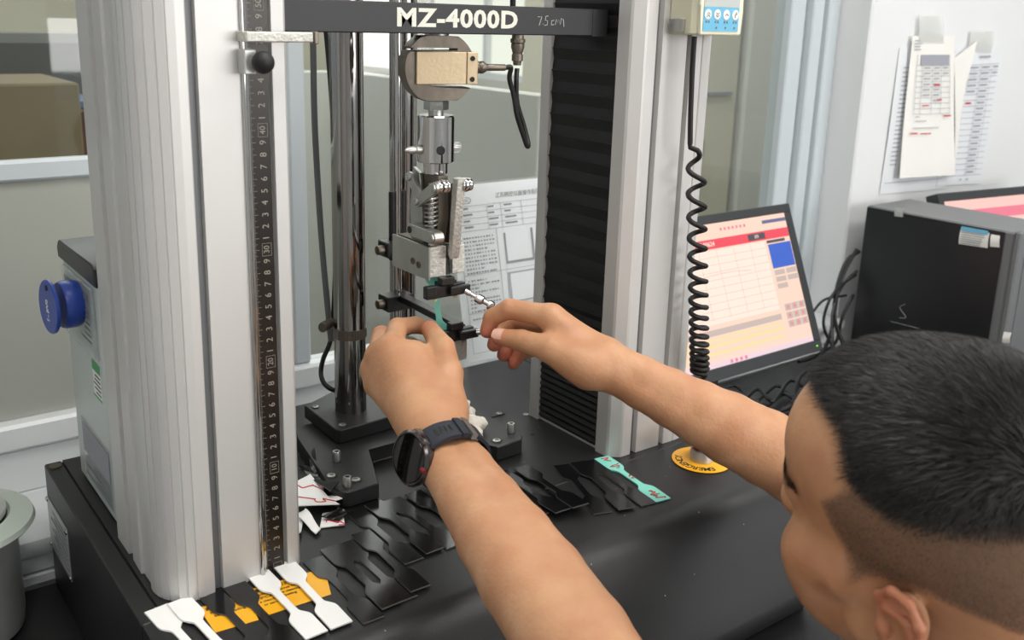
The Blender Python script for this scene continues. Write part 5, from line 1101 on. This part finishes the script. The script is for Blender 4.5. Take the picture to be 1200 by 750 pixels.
C_ = strands(frs, 2600, lambda p: np.full(len(p), .012), .00010, lambda p: np.full(len(p), .35), 3)
bsel = (np.exp(-((cen[:, 2]-(.046-.10*np.clip(np.abs(cen[:, 1])-.034, 0, 1)))/.0036)**2)*(np.abs(cen[:, 1]) > .012)*(np.abs(cen[:, 1]) < .060)*(cen[:, 0] > .045))
def hair_obj(name, S, lab):
    n = len(S); W = (S.reshape(-1, 3)*HSC) @ HR.T+HP-PL; i = np.arange(n)*5; T = np.concatenate([np.stack([i, i+1, i+3], 1), np.stack([i, i+3, i+2], 1), np.stack([i+2, i+3, i+4], 1)])
    me = bpy.data.meshes.new(name); me.vertices.add(len(W)); me.vertices.foreach_set('co', W.astype(np.float32).ravel()); me.loops.add(len(T)*3); me.loops.foreach_set('vertex_index', T.astype(np.int32).ravel())
    me.polygons.add(len(T)); me.polygons.foreach_set('loop_start', np.arange(0, len(T)*3, 3, dtype=np.int32)); me.update(calc_edges=True); me.materials.append(hm)
    o = bpy.data.objects.new(name, me); COL.objects.link(o); o.parent = person; o['kind'] = 'stuff'
    if lab: o['label'] = lab
    return o
hair_obj('hair', np.concatenate([A_, C_]), 'short black hair radiating from the crown'); hair_obj('hair_fade', B2_, 'close-cut stubble on the sides')
def brow_s(n):
    p_ = ar*bsel; p_ = p_/p_.sum(); ti = rng.choice(len(tri), n, p=p_); p = cen[ti]; nn_ = nr[ti]; d = np.stack([-.6*np.ones(n), np.sign(p[:, 1])*.8, .25*np.ones(n)], 1)+rng.normal(0, .15, (n, 3))
    d -= nn_*(d*nn_).sum(1)[:, None]*.8; d /= np.linalg.norm(d, axis=1)[:, None]; w = np.cross(d, nn_); L0 = .008
    return np.stack([p-w*.0002, p+w*.0002, p+d*L0*.5-w*.00016+nn_*.0008, p+d*L0*.5+w*.00016+nn_*.0008, p+d*L0+nn_*.0010], 1)
hair_obj('eyebrow', brow_s(1300), 'dark eyebrows')
def eyes():
    for s_ in (1, -1):
        c = (np.array((.0805, s_*.031, .016)) @ HR.T)+HP; b = B(); b.sph(c, .0122, u=24, v=16); e = b.build('eye', 'white_pl', person)
        c2 = (np.array((.0870, s_*.031, .014)) @ HR.T)+HP; B().sph(c2, .0062, u=16, v=12).build('iris', 'ink', e)
eyes()
# nails
def nail(tip, prev, outward, w=.0058, l=.0100, r=.0074):
    tip, prev = V(tip), V(prev); d = (tip-prev).normalized(); o = V(outward); o = (o-d*o.dot(d)).normalized(); s_ = d.cross(o); b = B(); rows = []
    for i in range(6):
        t = i/5; ww = w*(1-.25*max(0, t-.6)/.4); row = []
        for j in range(7):
            a = (j/6-.5)*2*math.asin(min(.95, ww/r)); row.append(b.bm.verts.new(tip+d*(-.003+l*(t-.35))+o*(r*math.cos(a)+.0006-.0012*t*t)+s_*r*math.sin(a)))
        rows.append(row)
    for i in range(5):
        for j in range(6): b.bm.faces.new((rows[i][j], rows[i][j+1], rows[i+1][j+1], rows[i+1][j]))
    return b.build('fingernail', M['nail'], person)
M['dark_red'] = mat('dark_red_rubber', (120, 20, 34), .5); M['nail'] = mat('nail', (222, 176, 156), .25)
nail(Rt[3], Rt[2], -CR*.1+CU*.55+CB*.8, .0066, .0120, .0090)
nail(Ltb[3], Ltb[2], CU*1.0-CB*.1+CR*.3, .0062, .0105, .0085)
# shirt, just outside the frame
F = Field((-.06, -1.0, -.50), (.62, -.42, .08), .005)
F.cone(Lsh+(.01, 0, -.01), Rs2+(-.01, 0, -.01), .058, .058, .03); F.ell(ch+(0, -.01, -.10), (.173, .113, .178), .05); F.ell(ch+(0, -.03, -.28), (.158, .113, .16), .05)
F.cone(Lsh, mixp(Lsh, Lel, .40), .058, .055, .03); F.cone(Rs2, mixp(Rs2, Re, .40), .058, .058, .03)
v, f = F.mesh(); keep = v[:, 2] < .06
me = bpy.data.meshes.new('shirt'); me.from_pydata((v-PL).tolist(), [], f.tolist()); me.materials.append(M['shirt']); me.polygons.foreach_set('use_smooth', [True]*len(me.polygons))
o = bpy.data.objects.new('shirt', me); COL.objects.link(o); o.parent = person; o['label'] = 'dark T-shirt'
# ================================================================ WRIST WATCH
Wc = V(fa(.085, .001)); wa = (V(Le)-V(Lw)).normalized()
wn = (-CR*.93+CU*.02+CB*.52); wn = (wn-wa*wn.dot(wa)).normalized(); wt = wa.cross(wn)
wt_ = thing('wrist_watch', 'gunmetal round watch with a dark navy strap on the left wrist', 'watch', Wc)
# strap as a closed oval band
def band(a0, a1, w0, w1, r1=.0335, r2=.0270, th=.0030, n=40, off=0.):
    b = B(); rings = []
    for i in range(n+1):
        t = i/n; a = math.radians(a0+(a1-a0)*t); w = w0+(w1-w0)*min(1, min(t, 1-t)*3)
        c = Wc+CR*0; dirv = wn*math.cos(a)+wt*math.sin(a); R_ = 1/math.sqrt((math.cos(a)/r1)**2+(math.sin(a)/r2)**2)
        rings.append([b.bm.verts.new(c+dirv*(R_+off+h)+wa*s_) for h, s_ in ((0, -w/2), (th, -w/2+.001), (th, w/2-.001), (0, w/2))])
    for p, q in zip(rings, rings[1:]):
        for k in range(4): b.bm.faces.new((p[k], p[(k+1) % 4], q[(k+1) % 4], q[k]))
    b.bm.faces.new(rings[0]); b.bm.faces.new(rings[-1][::-1]); return b
st_ = band(18, 342, .027, .023).build('strap', 'strap', wt_, 'dark navy silicone strap', ang=40)
b = band(-118, -108, .029, .029, th=.0052); b.build('buckle', 'steel', wt_)
b = band(-104, -92, .0265, .0265, th=.0046); b.build('strap_loop', 'strap', wt_)
for k in range(4):
    b = band(-82+k*8.5, -78+k*8.5, .0100, .0100, off=.0031, th=.0005); b.build('strap_slot', 'rubber', st_)
cz = Wc+wn*.0340+wa*-.001; tiltn = (wn*.80+CB*.42-wa*.10).normalized()
b = B(); b.lathe([(0, -.008), (.0205, -.008), (.0235, -.003), (.0247, .001), (.0247, .0042), (.0228, .0062), (.0216, .0064), (.0216, .0050), (0, .0050)], cz, tiltn, 48); cs = b.build('case', 'watch_metal', wt_, 'gunmetal case')
B().lathe([(0, .0051), (.0212, .0051), (.0205, .0064), (.012, .0069), (0, .0070)], cz, tiltn, 48).build('glass', 'watch_glass', wt_, 'black glass')
for sg in (1, -1):
    for s2 in (1, -1):
        lt_ = tiltn.cross(wa).normalized(); p = cz+lt_*sg*.017+wa*s2*.008
        b = B(); b.prism([(-.0045, -.004), (.0045, -.004), (.0035, .0035), (-.0035, .0035)], .012, 0, -.006, mtx=frame_mtx(p, lt_*sg, wa*s2), bev=.001); b.build('lug', 'watch_metal', cs)
pb = cz+wa*.0215+wn.cross(wa)*.002; B().cyl(pb-wa*.002+tiltn*.001, pb+wa*.0028+tiltn*.001, .0024, n=18, bev=.0004).build('crown_button', 'dark_red', cs, 'red side accent')
pb = cz-wa*.0212; B().cyl(pb+wa*.002+tiltn*.001, pb-wa*.0035+tiltn*.001, .0034, n=14, bev=.0005).build('crown_button', 'watch_metal', cs)
for o in bpy.data.objects:
    if o.type == 'MESH' and len(o.data.materials) == 0: o.data.materials.append(M['anod'])
